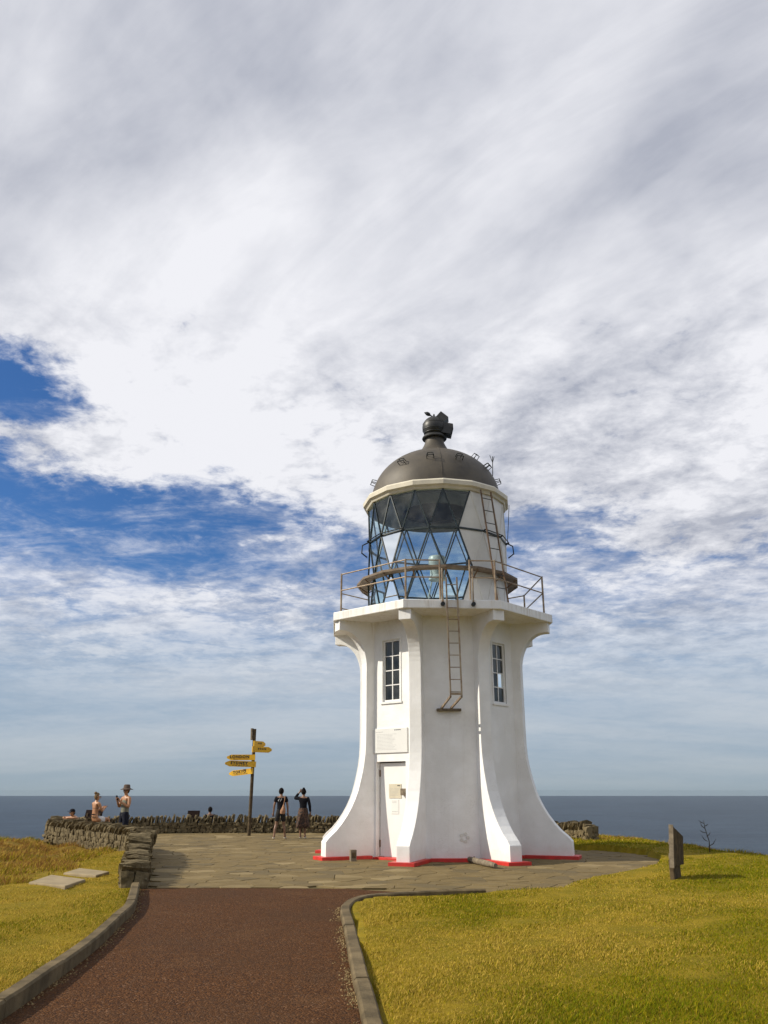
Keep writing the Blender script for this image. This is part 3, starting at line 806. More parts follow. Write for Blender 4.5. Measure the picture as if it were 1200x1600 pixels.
for z in (3.79,): fbox(MB(), aF, -.11, .16, z, z + .05, rL - .02, rL + .03).xf(base).build('foot_plate', M_rail, k)
aU = R(37)
ladder('upper_ladder', 'rusty ladder leaning on the white lantern panels', pol(aU, 2.62, HG + .01), pol(aU, 2.13, 9.50), tan(R(33)), .36, .36, .012, M_rust, M_iron)

# lantern: sixteen sided, three tiers of triangular panes
LR, Z3, Z2, Z1, Z0 = 2.0, 9.49, 8.36, 7.28, 6.17
LN = empty('lantern', (0, 0, HG)); LN.parent = LH
def lpart(mb, name, mat, smooth=False, bevel=0.0):
    mb.xf(Matrix.Translation((0, 0, -HG))); return mb.build(name, mat, LN, smooth, bevel, 40 if smooth else None)
st = R(22.5); aT = R(2.0); aM = R(-9.25)
def ring(z, off): return [pol(off + k * st, LR / math.cos(0), z) for k in range(16)]
rings = [ring(Z3, aT), ring(Z2, aM), ring(Z1, aT), ring(Z0, aM)]
def is_white(ang):
    d = math.degrees(ang) % 360
    return 19 < d < 128
def pane(pts, ang):
    c = (pts[0] + pts[1] + pts[2]) / 3; q = [p + (c - p) * .03 for p in pts]
    n = (q[1] - q[0]).cross(q[2] - q[0]).normalized()
    if n.dot(Vector((c.x, c.y, 0))) < 0: n = -n
    if is_white(ang): 
        mb = MB(); mb.add([p + n * .006 for p in q] + [p - n * .02 for p in q], [(0, 1, 2), (5, 4, 3), (0, 3, 4, 1), (1, 4, 5, 2), (2, 5, 3, 0)]); lpart(mb, 'panel', M_lanwhite)
    else:
        mb = MB(); mb.add(q, [(0, 1, 2)]); lpart(mb, 'pane', M_glass)
for lev in range(3):
    U, D = rings[lev], rings[lev + 1]
    ua, da = (aT, aM) if lev % 2 == 0 else (aM, aT)
    for k in range(16):
        if lev % 2 == 0:       # upper ring vertex k lies between lower k and k+1
            tri = [([U[k], D[k], D[(k + 1) % 16]], ua + k * st), ([D[(k + 1) % 16], U[k], U[(k + 1) % 16]], da + (k + 1) * st)]
            bars = [(U[k], D[k]), (U[k], D[(k + 1) % 16])]
        else:                  # lower ring vertex k lies between upper k and k+1
            tri = [([D[k], U[k], U[(k + 1) % 16]], da + k * st), ([U[(k + 1) % 16], D[k], D[(k + 1) % 16]], ua + (k + 1) * st)]
            bars = [(D[k], U[k]), (D[k], U[(k + 1) % 16])]
        for p, an in tri: pane(p, an)
        for b in bars:
            an = math.atan2((b[0] + b[1]).x, -(b[0] + b[1]).y)
            lpart(MB().bar(b[0], b[1], .034, .04, Vector((b[0].x, b[0].y, 0))), 'glazing_bar', M_lanwhite if 24 < math.degrees(an) < 128 else M_bar)
for z, off in ((Z2, aM), (Z1, aT)):
    for k in range(16):
        a0, a1 = off + k * st, off + (k + 1) * st
        lpart(MB().bar(pol(a0, LR + .01, z), pol(a1, LR + .01, z), .05, .05), 'ring_bar', M_bar)
lpart(MB().lathe([(1.9, HG + .003), (2.06, HG + .003), (2.06, Z0 + .03), (1.9, Z0 + .03)], 16, aT), 'lantern_kerb', M_lanwhite)
lpart(MB().lathe([(0.0, HG + .006), (1.89, HG + .006)], 16, aT), 'lantern_floor', M_lanwhite)
# hand rail clips at mid height
hr = LR + .10
for a_, b_ in ((-75, -52), (-52, -30), (36, 58), (58, 80)):
    lpart(MB().tube([pol(R(a_), hr, Z2 + .03), pol(R(b_), hr, Z2 + .03)], .016, 6), 'grab_rail', M_iron)
for a_ in (-75, -52, -30, 36, 58, 80): lpart(MB().tube([pol(R(a_), LR, Z2 - .02), pol(R(a_), hr, Z2 + .03)], .022, 6), 'grab_bracket', M_iron)
for a_ in (-80, 82):
    lpart(MB().tube([pol(R(a_), LR + .02, Z2 + .05), pol(R(a_), LR + .2, Z2 - .05), pol(R(a_), LR + .22, Z2 - .28), pol(R(a_), LR + .06, Z2 - .40)], .02, 6), 'grab_bracket', M_iron)
# catwalk ring with brackets
cw = MB().lathe([(2.03, 7.17), (2.33, 7.17), (2.33, 7.23), (2.03, 7.23), (2.03, 7.17)], 16, aT); lpart(cw, 'catwalk', M_walk)
for k in range(16):
    a = aT + k * st; lpart(MB().bar(pol(a, 2.02, 6.98), pol(a, 2.28, 7.165), .03, .03), 'catwalk_bracket', M_rust)
# cornice
lpart(MB().lathe([(1.93, 9.46), (2.06, 9.47), (2.09, 9.53), (2.16, 9.57), (2.17, 9.68), (2.13, 9.73), (1.90, 9.80)], 16, aT), 'cornice', M_trim)
# lamp inside
lpart(MB().lathe([(.0, 8.08), (.22, 8.08), (.25, 8.03), (.25, 7.85), (.21, 7.80), (.21, 7.50), (.25, 7.46), (.25, 7.38), (.0, 7.34)], 20), 'beacon', M_lamp, True)
for k in range(3): a = R(20 + 120 * k); lpart(MB().tube([pol(a, .16, 7.36), pol(a, .42, HG + .01)], .022, 7), 'beacon_leg', M_lamp)
lpart(MB().lathe([(1.0, 9.44), (1.9, 9.44), (1.9, 9.40), (1.0, 9.40), (1.0, 9.44)], 24), 'inner_ring', M_dome)

# dome
DM = empty('dome', (0, 0, 9.75)); DM.parent = LH
def dpart(mb, name, mat, smooth=True, bevel=0.0):
    mb.xf(Matrix.Translation((0, 0, -9.75))); return mb.build(name, mat, DM, smooth, bevel, 35 if smooth else None)
pr = [(1.95, 9.70), (1.93, 9.78)]
for i in range(0, 18):
    w = i / 17 * R(71); pr.append((1.90 * math.cos(w), 9.80 + 1.53 * math.sin(w)))
pr += [(.50, 11.33), (.40, 11.45), (.33, 11.58), (.285, 11.70), (.28, 11.80)]
dpart(MB().lathe(pr, 64), 'dome_shell', M_dome)
for k in range(16):   # lapped seams of the sheet metal
    if k % 4: continue
    a = aT + k * st; pts = [pol(a, 1.90 * math.cos(i / 12 * R(68)) + .004, 9.80 + 1.53 * math.sin(i / 12 * R(68)) + .004) for i in range(13)]
    dpart(MB().tube(pts, .007, 5), 'seam', M_dome)
dpart(MB().lathe([(.28, 11.80), (.365, 11.80), (.38, 11.825), (.365, 11.86), (.33, 11.91)], 32), 'collar', M_ball)
bp = [(max(.001, .365 * math.cos(w)), 12.19 + .365 * math.sin(w)) for w in [R(-60 + i * 150 / 16) for i in range(17)]]
dpart(MB().lathe(bp, 36), 'ball_vent', M_ball)
for z in (12.0, 12.1, 12.3): dpart(MB().lathe([(math.sqrt(.365 ** 2 - (z - 12.19) ** 2) + q, z + w) for q, w in ((0, -.012), (.008, -.006), (.008, .006), (0, .012))], 36), 'band', M_ball)
def hood(a0, el, w, h, r0, r1):
    # open box cowl standing off the ball
    d = (rad(a0) * math.cos(el) + Vector((0, 0, math.sin(el)))); s = tan(a0); u = s.cross(d) * -1
    c = Vector((0, 0, 12.19)); mb = MB(); t = .015
    for (lo, hi) in (((-w, -h), (-w + t, h)), ((w - t, -h), (w, h)), ((-w + t, -h), (w - t, -h + t)), ((-w + t, h - t), (w - t, h))):
        v = [c + d * r + s * a + u * b for r in (r0, r1) for a, b in ((lo[0], lo[1]), (hi[0], lo[1]), (hi[0], hi[1]), (lo[0], hi[1]))]
        mb.add(v, [(0, 1, 2, 3), (7, 6, 5, 4), (0, 4, 5, 1), (1, 5, 6, 2), (2, 6, 7, 3), (3, 7, 4, 0)])
    dpart(mb, 'cowl', M_ball, False)
hood(R(84), R(-14), .20, .17, .26, .56)
hood(R(84), R(48), .19, .15, .28, .50)
# wind vane on the ball
top = Vector((0, 0, 12.54)); tip = top + Vector((-.30, 0, .18))
vn = MB().tube([top + Vector((.10, 0, -.06)), top + Vector((-.10, 0, .07))], .02, 7); vn.tube([top + Vector((-.10, 0, .07)), top + Vector((-.16, 0, .11)), top + Vector((-.22, 0, .145)), tip], [.02, .062, .058, .006], 9)
vn.tube([top + Vector((.0, 0, -.03)), top + Vector((.0, 0, .12))], [.05, .02], 7)
dpart(vn, 'vane', M_iron)
# foot irons on the dome
def iron(a, w, wd=.10):
    r, z = 1.90 * math.cos(w), 9.80 + 1.53 * math.sin(w); c = pol(a, r, z)
    n = (rad(a) * (math.cos(w) / 1.9) + Vector((0, 0, math.sin(w) / 1.53))).normalized(); s = tan(a); u = s.cross(n)
    mb = MB()
    for sg in (-1, 1): mb.tube([c + s * sg * wd, c + s * sg * wd + n * .13, c + s * sg * wd * .8 + n * .13 - u * .10, c + s * sg * wd * .8 - u * .12], .012, 5)
    mb.tube([c - s * wd + n * .13, c + s * wd + n * .13], .012, 5); mb.tube([c - s * wd * .8 + n * .13 - u * .10, c + s * wd * .8 + n * .13 - u * .10], .012, 5)
    dpart(mb, 'foot_iron', M_iron)
for a_, w_ in ((-80, 15), (-36, 24), (-8, 27), (20, 27), (62, 46), (70, 32), (80, 16), (58, 26), (120, 40), (160, 40), (200, 40), (240, 40)): iron(R(a_), R(w_))
c = pol(R(80), 1.72, 10.50)
rod = MB().tube([c, c + Vector((.02, 0, .62))], .014, 6); rod.tube([c + Vector((.015, 0, .42)), c + Vector((-.06, 0, .66))], .010, 5); rod.tube([c + Vector((.015, 0, .42)), c + Vector((.07, 0, .62))], .010, 5)
dpart(rod, 'lightning_rod', M_iron)
dpart(MB().tube([pol(R(84), 2.16, 9.60), pol(R(84), 2.10, 8.9), pol(R(82), 2.05, 8.36)], .010, 5), 'earth_wire', M_iron)

# ------------------------------------------------------------------ signpost
def text_mesh(txt, size, mat, name, parent, M, bold=0.0):
    cu = bpy.data.curves.new('t', 'FONT'); cu.body = txt; cu.size = size; cu.align_x = 'CENTER'; cu.align_y = 'CENTER'; cu.extrude = .002; cu.offset = bold; cu.space_character = 1.3
    o = bpy.data.objects.new('t', cu); C.objects.link(o); bpy.context.view_layer.update()
    me = bpy.data.meshes.new_from_object(o.evaluated_get(bpy.context.evaluated_depsgraph_get())); bpy.data.objects.remove(o); bpy.data.curves.remove(cu)
    me.materials.clear(); me.materials.append(mat); me.name = name
    r = bpy.data.objects.new(name, me); C.objects.link(r); r.parent = parent; r.matrix_local = M; return r
SP = empty('signpost', (-5.08, 33.3, 0), 0, 'wooden signpost with yellow direction arrows before the shaded back wall', 'signpost')
PH = 3.90
post = MB().tube([(0, 0, -.1), (.02, 0, 2.2), (.03, 0, PH)], [.068, .064, .06], 10).build('pole', M_dkwood, SP, True, 0, 40)
MB().tube([(-.07, -.02, PH - .42), (-.07, -.02, PH + .02)], [.05, .06], 8).build('pole_cap', M_wood, SP)
def arrow(z, az, L, h, txt, point, tilt=0.0, mat=M_yellow, sub=True):
    k = empty('arrow', (0, 0, z), az); k.parent = SP; k.rotation_euler = (0, tilt, az)
    hh = h / 2
    pl = [(.05, -hh), (L - h * .75, -hh), (L, -hh * .25), (L, hh * .25), (L - h * .75, hh), (.05, hh)]
    mb = MB(); n = len(pl)
    v = [(x, -.095, y) for x, y in pl] + [(x, -.06, y) for x, y in pl]
    mb.add(v, [tuple(range(n)), tuple(range(n, 2 * n))[::-1]] + [(i, (i + 1) % n, n + (i + 1) % n, n + i) for i in range(n)])
    mb.build('board', mat, k)
    return k
def left_arrow(z, yaw, L, h, txt, tilt, size):
    # points to the left of the picture, lettering on the side toward the path
    k = empty('arrow', (0, 0, z)); k.parent = SP; k.rotation_euler = (0, tilt, yaw)
    hh = h / 2; pl = [(.12, -hh), (.12, hh), (-L + h * .8, hh), (-L, hh * .3), (-L, -hh * .3), (-L + h * .8, -hh)]
    n = len(pl); v = [(x, -.13, y) for x, y in pl] + [(x, -.09, y) for x, y in pl]
    MB().add(v, [tuple(range(n)), tuple(range(n, 2 * n))[::-1]] + [(i, (i + 1) % n, n + (i + 1) % n, n + i) for i in range(n)]).build('board', M_yellow, k)
    if txt:
        text_mesh(txt, size, M_black, 'lettering', k, Matrix.Translation((-L * .50, -.133, h * .10)) @ Matrix.Rotation(math.pi / 2, 4, 'X'), .007)
        mb = MB(); t = -L * .74
        while t < -L * .2:
            w = rnd.uniform(.04, .1); mb.box((t, -.134, -hh * .66), (t + w, -.131, -hh * .50)); t += w + .03
        mb.build('small_print', M_black, k)
    return k
left_arrow(2.83, R(-3), .98, .21, 'LONDON', R(0), .145)
left_arrow(2.575, R(17), 1.06, .215, 'SYDNEY', R(1.5), .145)
left_arrow(2.32, R(-26), .98, .205, 'TOKYO', R(-5), .145)
def right_arrow(z, yaw, L, h, bars):
    k = empty('arrow', (0, 0, z)); k.parent = SP; k.rotation_euler = (0, 0, yaw)
    hh = h / 2; pl = [(-.12, -hh), (L - h * .7, -hh), (L, -hh * .35), (L, hh * .35), (L - h * .7, hh), (-.12, hh)]
    n = len(pl); v = [(x, -.13, y) for x, y in pl] + [(x, -.09, y) for x, y in pl]
    MB().add(v, [tuple(range(n)), tuple(range(n, 2 * n))[::-1]] + [(i, (i + 1) % n, n + (i + 1) % n, n + i) for i in range(n)]).build('board', M_yellow, k)
    mb = MB(); t = .14
    while t < L - .3: mb.box((t, -.134, -hh * .05), (t + .05, -.131, hh * .5)); t += .085
    mb.build('lettering', M_black, k)
right_arrow(3.13, R(44), .80, .215, 6)
right_arrow(3.34, R(62), .62, .21, 5)

# ------------------------------------------------------------------ small things on the ground
def log_thing():
    a, b = Vector((2.02, 21.0, .07)), Vector((2.42, 19.35, .07)); k = empty('timber_beam', (a.x, a.y, 0), 0, 'weathered timber beam lying on the paving against the red base', 'timber')
    d = b - a
    pts = [Vector((d.x * i / 6 + rnd.uniform(-.008, .008), d.y * i / 6, .075 - (.0 if i else 0))) for i in range(7)]
    MB().tube(pts, [.068, .07, .066, .07, .067, .06, .045], 9).build('beam', M_wood, k, True, 0, 50)
    MB().tube([pts[1] + Vector((0, 0, .06)), pts[1] + Vector((0, 0, .085))], .02, 6).build('bolt', M_iron, k)
log_thing()
sp_ = G(551.5, 1346)
pg = empty('timber_peg', (sp_.x, sp_.y, 0), R(20), 'short timber peg standing beside the red base below the door', 'peg')
MB().box((-.075, -.06, -.03), (.075, .06, .26)).build('peg', M_wood, pg, bevel=.012)
MB().box((-.05, -.063, .08), (.05, -.0605, .2)).build('peg_plate', M_dkwood, pg)

def slab_thing(label, pts, z):
    q = [G(px, py, z) for px, py in pts]; c = sum(q, Vector()) / len(q)
    o = MB().prism([(p.x - c.x, p.y - c.y) for p in q], -.18, z).build('concrete_slab', M_slab, None, bevel=.02)
    o.location = (c.x, c.y, 0); tag(o, label, 'slab', 'concrete covers in the left grass')
slab_thing('nearer of two pale concrete slabs in the left grass', [(45, 1378), (80, 1366.5), (134, 1373.5), (102, 1384)], .09)
slab_thing('farther pale concrete slab in the grass beside the stone wall', [(99, 1363.5), (124, 1356), (171, 1361.5), (150, 1367.5)], .07)

# leaning timber sign seen from its side
sg = G(1053, 1372, .12)
SG = empty('timber_sign', (sg.x, sg.y, .10), R(56), 'dark weathered timber sign board standing on the right lawn', 'sign')
MB().box((-.22, -.075, -.15), (.22, .005, .34)).build('post', M_dkwood, SG, bevel=.012)
tl = Matrix.Rotation(R(4.5), 4, 'X')
for i in range(4):
    x0 = -.33 + i * .165; za, zb = .92 - .05 * i, .92 - .05 * (i + 1)
    v = [(x, yy, z) for yy in (-.095, -.052) for x, z in ((x0 + .003, .24), (x0 + .162, .24), (x0 + .162, zb), (x0 + .003, za))]
    MB().add(v, [(0, 1, 2, 3), (7, 6, 5, 4), (0, 4, 5, 1), (1, 5, 6, 2), (2, 6, 7, 3), (3, 7, 4, 0)]).xf(tl).build('plank', M_dkwood, SG, bevel=.005)
MB().box((-.30, -.05, .36), (.30, .0, .45)).xf(tl).build('batten', M_wood, SG, bevel=.006)
MB().box((-.30, -.05, .60), (.30, .0, .68)).xf(tl).build('batten', M_wood, SG, bevel=.006)
MB().box((-.355, -.11, .22), (-.332, -.03, .94)).xf(tl).build('edge_strip', M_wood, SG, bevel=.004)

# bare flax stalk
pt = (8.15, 22.3)
PZ = float(height([pt[0]], [pt[1]])[0])
FX = empty('flax_plant', (pt[0], pt[1], PZ - .05), 0, 'bare dark flax stalk standing at the lawn edge on the right', 'plant')
fm = simple('dry_flax', (0.075, 0.058, 0.042), .8)
MB().tube([(0, 0, 0), (.02, 0, .3), (-.05, 0, .62), (-.06, 0, .80)], [.013, .011, .009, .005], 6).build('stem', fm, FX, True)
for i, (z, dx, L) in enumerate(((.18, .22, .18), (.30, -.12, .14), (.42, .12, .10), (.50, -.14, .06), (.60, -.1, .14), (.66, .10, .05), (.72, -.12, .08))):
    x = -.06 * z / .8
    MB().tube([(x, 0, z), (x + dx * .6, .02, z + L * .35), (x + dx, .02, z + L)], [.007, .011, .003], 5).build('seed_branch', fm, FX)

# ------------------------------------------------------------------ information panels beyond the walls
def panel(label, x, y, z, w, h, rz):
    k = empty('information_panel', (x, y, 0), rz, label, 'panel')
    for sx in (-1, 1): MB().box((sx * w * .36 - .03, -.03, -.3), (sx * w * .36 + .03, .03, z + h * .6)).build('leg', M_dkwood, k)
    MB().box((-w / 2, -.045, z), (w / 2, -.032, z + h)).xf(Matrix.Translation((0, 0, z)) @ Matrix.Rotation(R(-20), 4, 'X') @ Matrix.Translation((0, 0, -z))).build('face', M_panel, k)
    return k
panel('dark information panel above the shaded back wall, left of the signpost', -7.85, 36.2, .50, .50, .34, 0)
panel('dark information panel behind the woman on the curved wall', -11.1, 33.6, .62, .70, .30, R(-10))

# ------------------------------------------------------------------ people
def skin(name, joints, edges, mat, parent, sub=2):
    """continuous surface grown round a jointed skeleton: joints {key: (x,y,z,r or (rx,ry))}"""
    keys = list(joints); me = bpy.data.meshes.new(name)
    me.from_pydata([joints[k][:3] for k in keys], [(keys.index(a), keys.index(b)) for a, b in edges], [])
    o = bpy.data.objects.new(name, me); C.objects.link(o)
    m = o.modifiers.new('s', 'SKIN'); m.use_smooth_shade = True; m.branch_smoothing = 0.3
    for i, k in enumerate(keys):
        r = joints[k][3]; r = (r, r) if not isinstance(r, tuple) else r
        me.skin_vertices[0].data[i].radius = r; me.skin_vertices[0].data[i].use_root = (i == 0)
    s = o.modifiers.new('d', 'SUBSURF'); s.levels = sub
    bpy.context.view_layer.update()
    nm = bpy.data.meshes.new_from_object(o.evaluated_get(bpy.context.evaluated_depsgraph_get()))
    bpy.data.objects.remove(o); bpy.data.meshes.remove(me)
    nm.name = name; nm.materials.clear(); nm.materials.append(mat)
    for p in nm.polygons: p.use_smooth = True
    return link(bpy.data.objects.new(name, nm), parent)
def chain(*k): return list(zip(k, k[1:]))
def cloth(name, col, var=.3, scale=20): return simple(name, col, .85, var, scale, bmp=.2, bscale=90)
SK_d = simple('skin_brown', (0.23, 0.125, 0.075), .5, .12, 10, bmp=0); SK_l = simple('skin_tanned', (0.42, 0.205, 0.098), .5, .12, 10, bmp=0)
HAIR_d = cloth('dark_hair', (0.012, 0.010, 0.009)); HAIR_b = cloth('blond_hair', (0.20, 0.13, 0.065))
BLK = cloth('black_cotton', (0.012, 0.012, 0.016)); NAVY = cloth('navy_shorts', (0.016, 0.018, 0.028)); GRN = cloth('grey_green_vest', (0.21, 0.205, 0.155)); WHT = cloth('white_skirt', (0.72, 0.70, 0.68))
CHAR = cloth('dark_shorts', (0.035, 0.033, 0.032)); TAN = cloth('tan_canvas', (0.40, 0.22, 0.13)); SHOE = cloth('pale_shoes', (0.62, 0.57, 0.50)); DSHOE = cloth('dark_shoes', (0.03, 0.028, 0.026)); BROWN = cloth('brown_hat', (0.12, 0.085, 0.065))
def mat_print():
    m, t, b, o = new_mat('patterned_skirt'); p = geo_pos(t)
    c = mixc(t, noise(t, p, 22.0, 3, .6).ss(.45, .58), (0.025, 0.015, 0.011), (0.115, 0.058, 0.032)); put(t, b.inputs['Base Color'], c); b.inputs['Roughness'].default_value = .85; return m
PRINT = mat_print()
def hand(J, E, side, w, d, spread=.0, r=.011):
    """palm and five curled fingers continuing from wrist key w along direction d"""
    d = Vector(d).normalized(); p = Vector(J[w][:3]); s = d.cross(Vector((0, 1, 0)));
    if s.length < .2: s = d.cross(Vector((1, 0, 0)))
    s.normalize(); n = s.cross(d)
    J[side + 'palm'] = (*(p + d * .05), (.034, .020)); E.append((w, side + 'palm'))
    for i, (o, L) in enumerate(((-.030, .070), (-.010, .082), (.010, .078), (.028, .062))):
        a, b = p + d * .085 + s * o, p + d * (.085 + L * .55) + s * o * 1.15 + n * .012; c = p + d * (.085 + L * .85) + s * o * 1.15 + n * .034
        for q, v in (('a', a), ('b', b), ('c', c)): J[f'{side}f{i}{q}'] = (*v, .0095)
        E += [(side + 'palm', f'{side}f{i}a'), (f'{side}f{i}a', f'{side}f{i}b'), (f'{side}f{i}b', f'{side}f{i}c')]
    a, b = p + d * .035 - s * .042 + n * .01, p + d * .075 - s * .060 + n * .02
    J[side + 't1'] = (*a, .012); J[side + 't2'] = (*b, .0095); E += [(side + 'palm', side + 't1'), (side + 't1', side + 't2')]

def head_parts(parent, c, mat, hairmat, face=(0, 1), hair='short', tilt=0.0):
    """hair and face built round a head centre c; face is the plan direction looked at"""
    f = Vector((face[0], face[1], 0)).normalized(); s = Vector((f.y, -f.x, 0)); c = Vector(c)
    nose = MB(); nose.tube([c + f * .088 + Vector((0, 0, .02)), c + f * .112 + Vector((0, 0, -.022)), c + f * .09 + Vector((0, 0, -.032))], [.008, .016, .012], 6); nose.build('nose', mat, parent, True)
    for sg in (-1, 1):
        MB().tube([c + s * sg * .076 - f * .005 + Vector((0, 0, -.025)), c + s * sg * .086 - f * .018 + Vector((0, 0, .0)), c + s * sg * .080 - f * .012 + Vector((0, 0, .028))], [.010, .016, .010], 6).build('ear', mat, parent, True)
        MB().tube([c + s * sg * .032 + f * .083 + Vector((0, 0, .008)), c + s * sg * .032 + f * .093 + Vector((0, 0, .008))], [.012, .008], 6).build('eye', HAIR_d, parent)
    MB().tube([c - s * .022 + f * .088 + Vector((0, 0, -.062)), c + f * .096 + Vector((0, 0, -.062)), c + s * .022 + f * .088 + Vector((0, 0, -.062))], .006, 5).build('mouth', BROWN, parent)
    bm = bmesh.new(); bmesh.ops.create_icosphere(bm, subdivisions=3, radius=1.0)
    for v in list(bm.verts):
        d = v.co.copy(); fr = d.x * f.x + d.y * f.y
        if fr > .35 and d.z < .45 or d.z < -.75 or (fr > -.1 and d.z < -.25): bm.verts.remove(v)
    for v in bm.verts:
        d = v.co.copy(); k = 1 + .05 * math.sin(d.x * 9 + d.z * 7) * math.sin(d.y * 8 + 1)
        v.co = c + Vector((d.x * .092 * k, d.y * .092 * k, d.z * .122 * k + .008)) + f * d.length * 0 - f * .008
    me = bpy.data.meshes.new('hair'); bm.to_mesh(me); bm.free(); me.materials.append(hairmat)
    for p in me.polygons: p.use_smooth = True
    ho = link(bpy.data.objects.new('hair', me), parent)
    so_ = ho.modifiers.new('t', 'SOLIDIFY'); so_.thickness = .012; so_.offset = -1
    if hair == 'bun':
        MB().lathe([(.001, -.045), (.035, -.032), (.048, 0), (.035, .032), (.001, .045)], 12).xf(Matrix.Translation(c - f * .07 + Vector((0, 0, .115)))).build('hair_bun', hairmat, parent, True)
    if hair == 'long':
        MB().tube([c - f * .06 + Vector((0, 0, .02)), c - f * .085 + Vector((.01, 0, -.09)), c - f * .08 + Vector((.02, 0, -.18))], [.06, .062, .03], 10).build('hair_length', hairmat, parent, True)

def base_joints(h=1.70, stance=.10):
    k = h / 1.70
    J = {'pel': (0, 0, .93 * k, (.135, .10)), 'bel': (0, .005, 1.06 * k, (.120, .088)), 'che': (0, 0, 1.25 * k, (.145, .098)), 'sho': (0, -.01, 1.38 * k, (.105, .07)), 'nek': (0, 0, 1.47 * k, .048),
         'jaw': (0, .02, 1.535 * k, (.062, .070)), 'hed': (0, .005, 1.60 * k, (.074, .086)), 'cro': (0, -.005, 1.665 * k, (.05, .06))}
    E = chain('pel', 'bel', 'che', 'sho', 'nek', 'jaw', 'hed', 'cro')
    for s, n in ((-1, 'l'), (1, 'r')):
        J[n + 'hip'] = (s * .085, 0, .86 * k, .088); J[n + 'kne'] = (s * (.085 + stance) / 1, .015, .48 * k, .056); J[n + 'cal'] = (s * (.085 + stance * 1.1), -.015, .34 * k, .052); J[n + 'ank'] = (s * (.08 + stance * 1.3), 0, .085, .034)
        J[n + 'hee'] = (s * (.08 + stance * 1.3), -.03, .04, .034); J[n + 'toe'] = (s * (.085 + stance * 1.35), .15, .032, (.042, .026))
        J[n + 'shj'] = (s * .165, -.01, 1.385 * k, .056); J[n + 'elb'] = (s * .235, -.02, 1.12 * k, .040); J[n + 'wri'] = (s * .255, .04, .88 * k, .027)
        E += [('pel', n + 'hip')] + chain(n + 'hip', n + 'kne', n + 'cal', n + 'ank', n + 'hee') + [(n + 'ank', n + 'toe'), ('sho', n + 'shj')] + chain(n + 'shj', n + 'elb', n + 'wri')
    return J, E
def garment(name, mat, parent, J, keys, edges, grow, **over):
    K = {}
    for k in keys:
        r = over.get(k, J[k][3]); g = grow
        K[k] = (*J[k][:3], (r[0] + g, r[1] + g) if isinstance(r, tuple) else r + g)
    return skin(name, K, edges, mat, parent)
def lerp(J, a, b, t, r=None):
    p = Vector(J[a][:3]).lerp(Vector(J[b][:3]), t); ra, rb = J[a][3], J[b][3]
    ra = ra if not isinstance(ra, tuple) else ra[0]; rb = rb if not isinstance(rb, tuple) else rb[0]
    return (*p, r if r else ra + (rb - ra) * t)
def shirt(name, mat, p, J, sleeve, g=.016):
    K = dict(J)
    K['hem'] = (J['pel'][0], J['pel'][1], J['pel'][2] - .10, J['pel'][3]); E = chain('hem', 'pel', 'bel', 'che', 'sho')
    keys = ['hem', 'pel', 'bel', 'che', 'sho']
    for n in 'lr':
        if sleeve > 0:
            K[n + 'slv'] = lerp(J, n + 'shj', n + 'elb', sleeve) if sleeve <= 1 else lerp(J, n + 'elb', n + 'wri', sleeve - 1)
            E += [('sho', n + 'shj')]; keys += [n + 'shj']
            if sleeve > 1: E += [(n + 'shj', n + 'elb'), (n + 'elb', n + 'slv')]; keys += [n + 'elb', n + 'slv']
            else: E += [(n + 'shj', n + 'slv')]; keys += [n + 'slv']
    return garment(name, mat, p, K, keys, E, g)
def shorts(name, mat, p, J, length=.85, g=.020):
    K = dict(J); K['wst'] = (*J['bel'][:3], J['bel'][3]); E = [('wst', 'pel')]; keys = ['wst', 'pel']
    for n in 'lr':
        K[n + 'hem'] = lerp(J, n + 'hip', n + 'kne', length); E += [('pel', n + 'hip'), (n + 'hip', n + 'hem')]; keys += [n + 'hip', n + 'hem']
    return garment(name, mat, p, K, keys, E, g)
def shoes(mat, p, J):
    for n in 'lr':
        K = {'a': (*Vector(J[n + 'hee'][:3]), .042), 'b': (*(Vector(J[n + 'hee'][:3]).lerp(Vector(J[n + 'toe'][:3]), .5)), (.046, .036)), 'c': (*Vector(J[n + 'toe'][:3]), (.048, .032))}
        skin('shoe', K, chain('a', 'b', 'c'), mat, p, 1)

# two walkers seen from behind near the back wall
def walker_one():
    P = empty('person', (-3.67, 31.2, .004), R(4), 'person in black T-shirt and dark shorts with tan shoulder bag, back turned', 'person')
    J, E = base_joints(1.68, .05)
    J['lank'] = (-.20, -.05, .085, .036); J['lhee'] = (-.20, -.08, .04, .034); J['ltoe'] = (-.22, .10, .032, (.042, .026)); J['lkne'] = (-.14, .02, .47, .056); J['lcal'] = (-.175, -.03, .33, .052)
    J['rank'] = (.17, .10, .085, .036); J['rhee'] = (.17, .07, .04, .034); J['rtoe'] = (.19, .25, .032, (.042, .026)); J['rkne'] = (.12, .08, .47, .056); J['rcal'] = (.145, .06, .33, .052)
    hand(J, E, 'L', 'lwri', (-.05, .2, -1)); hand(J, E, 'R', 'rwri', (.05, .2, -1))
    skin('body', J, E, SK_d, P); shirt('t_shirt', BLK, P, J, .62, .020); shorts('shorts', CHAR, P, J, .80, .024); shoes(SHOE, P, J)
    head_parts(P, J['hed'][:3], SK_d, HAIR_d, (.2, 1))
    bag = MB(); bag.tube([(.10, -.15, 1.16), (.10, -.16, 1.05), (.085, -.17, .93), (.07, -.16, .84)], [.012, .055, .10, .085], 10); b = bag.build('shoulder_bag', TAN, P, True, 0, 60)
    MB().tube([(.10, -.15, 1.14), (.13, -.135, 1.28), (.135, -.06, 1.435), (.14, .06, 1.40)], .014, 6).build('bag_strap', TAN, P)
    for i, x in enumerate((-.075, .0)): MB().tube([(x - .02, -.128, 1.25), (x, -.126, 1.30), (x + .025, -.122, 1.335)], .010, 5).build('shirt_print', WHT, P)
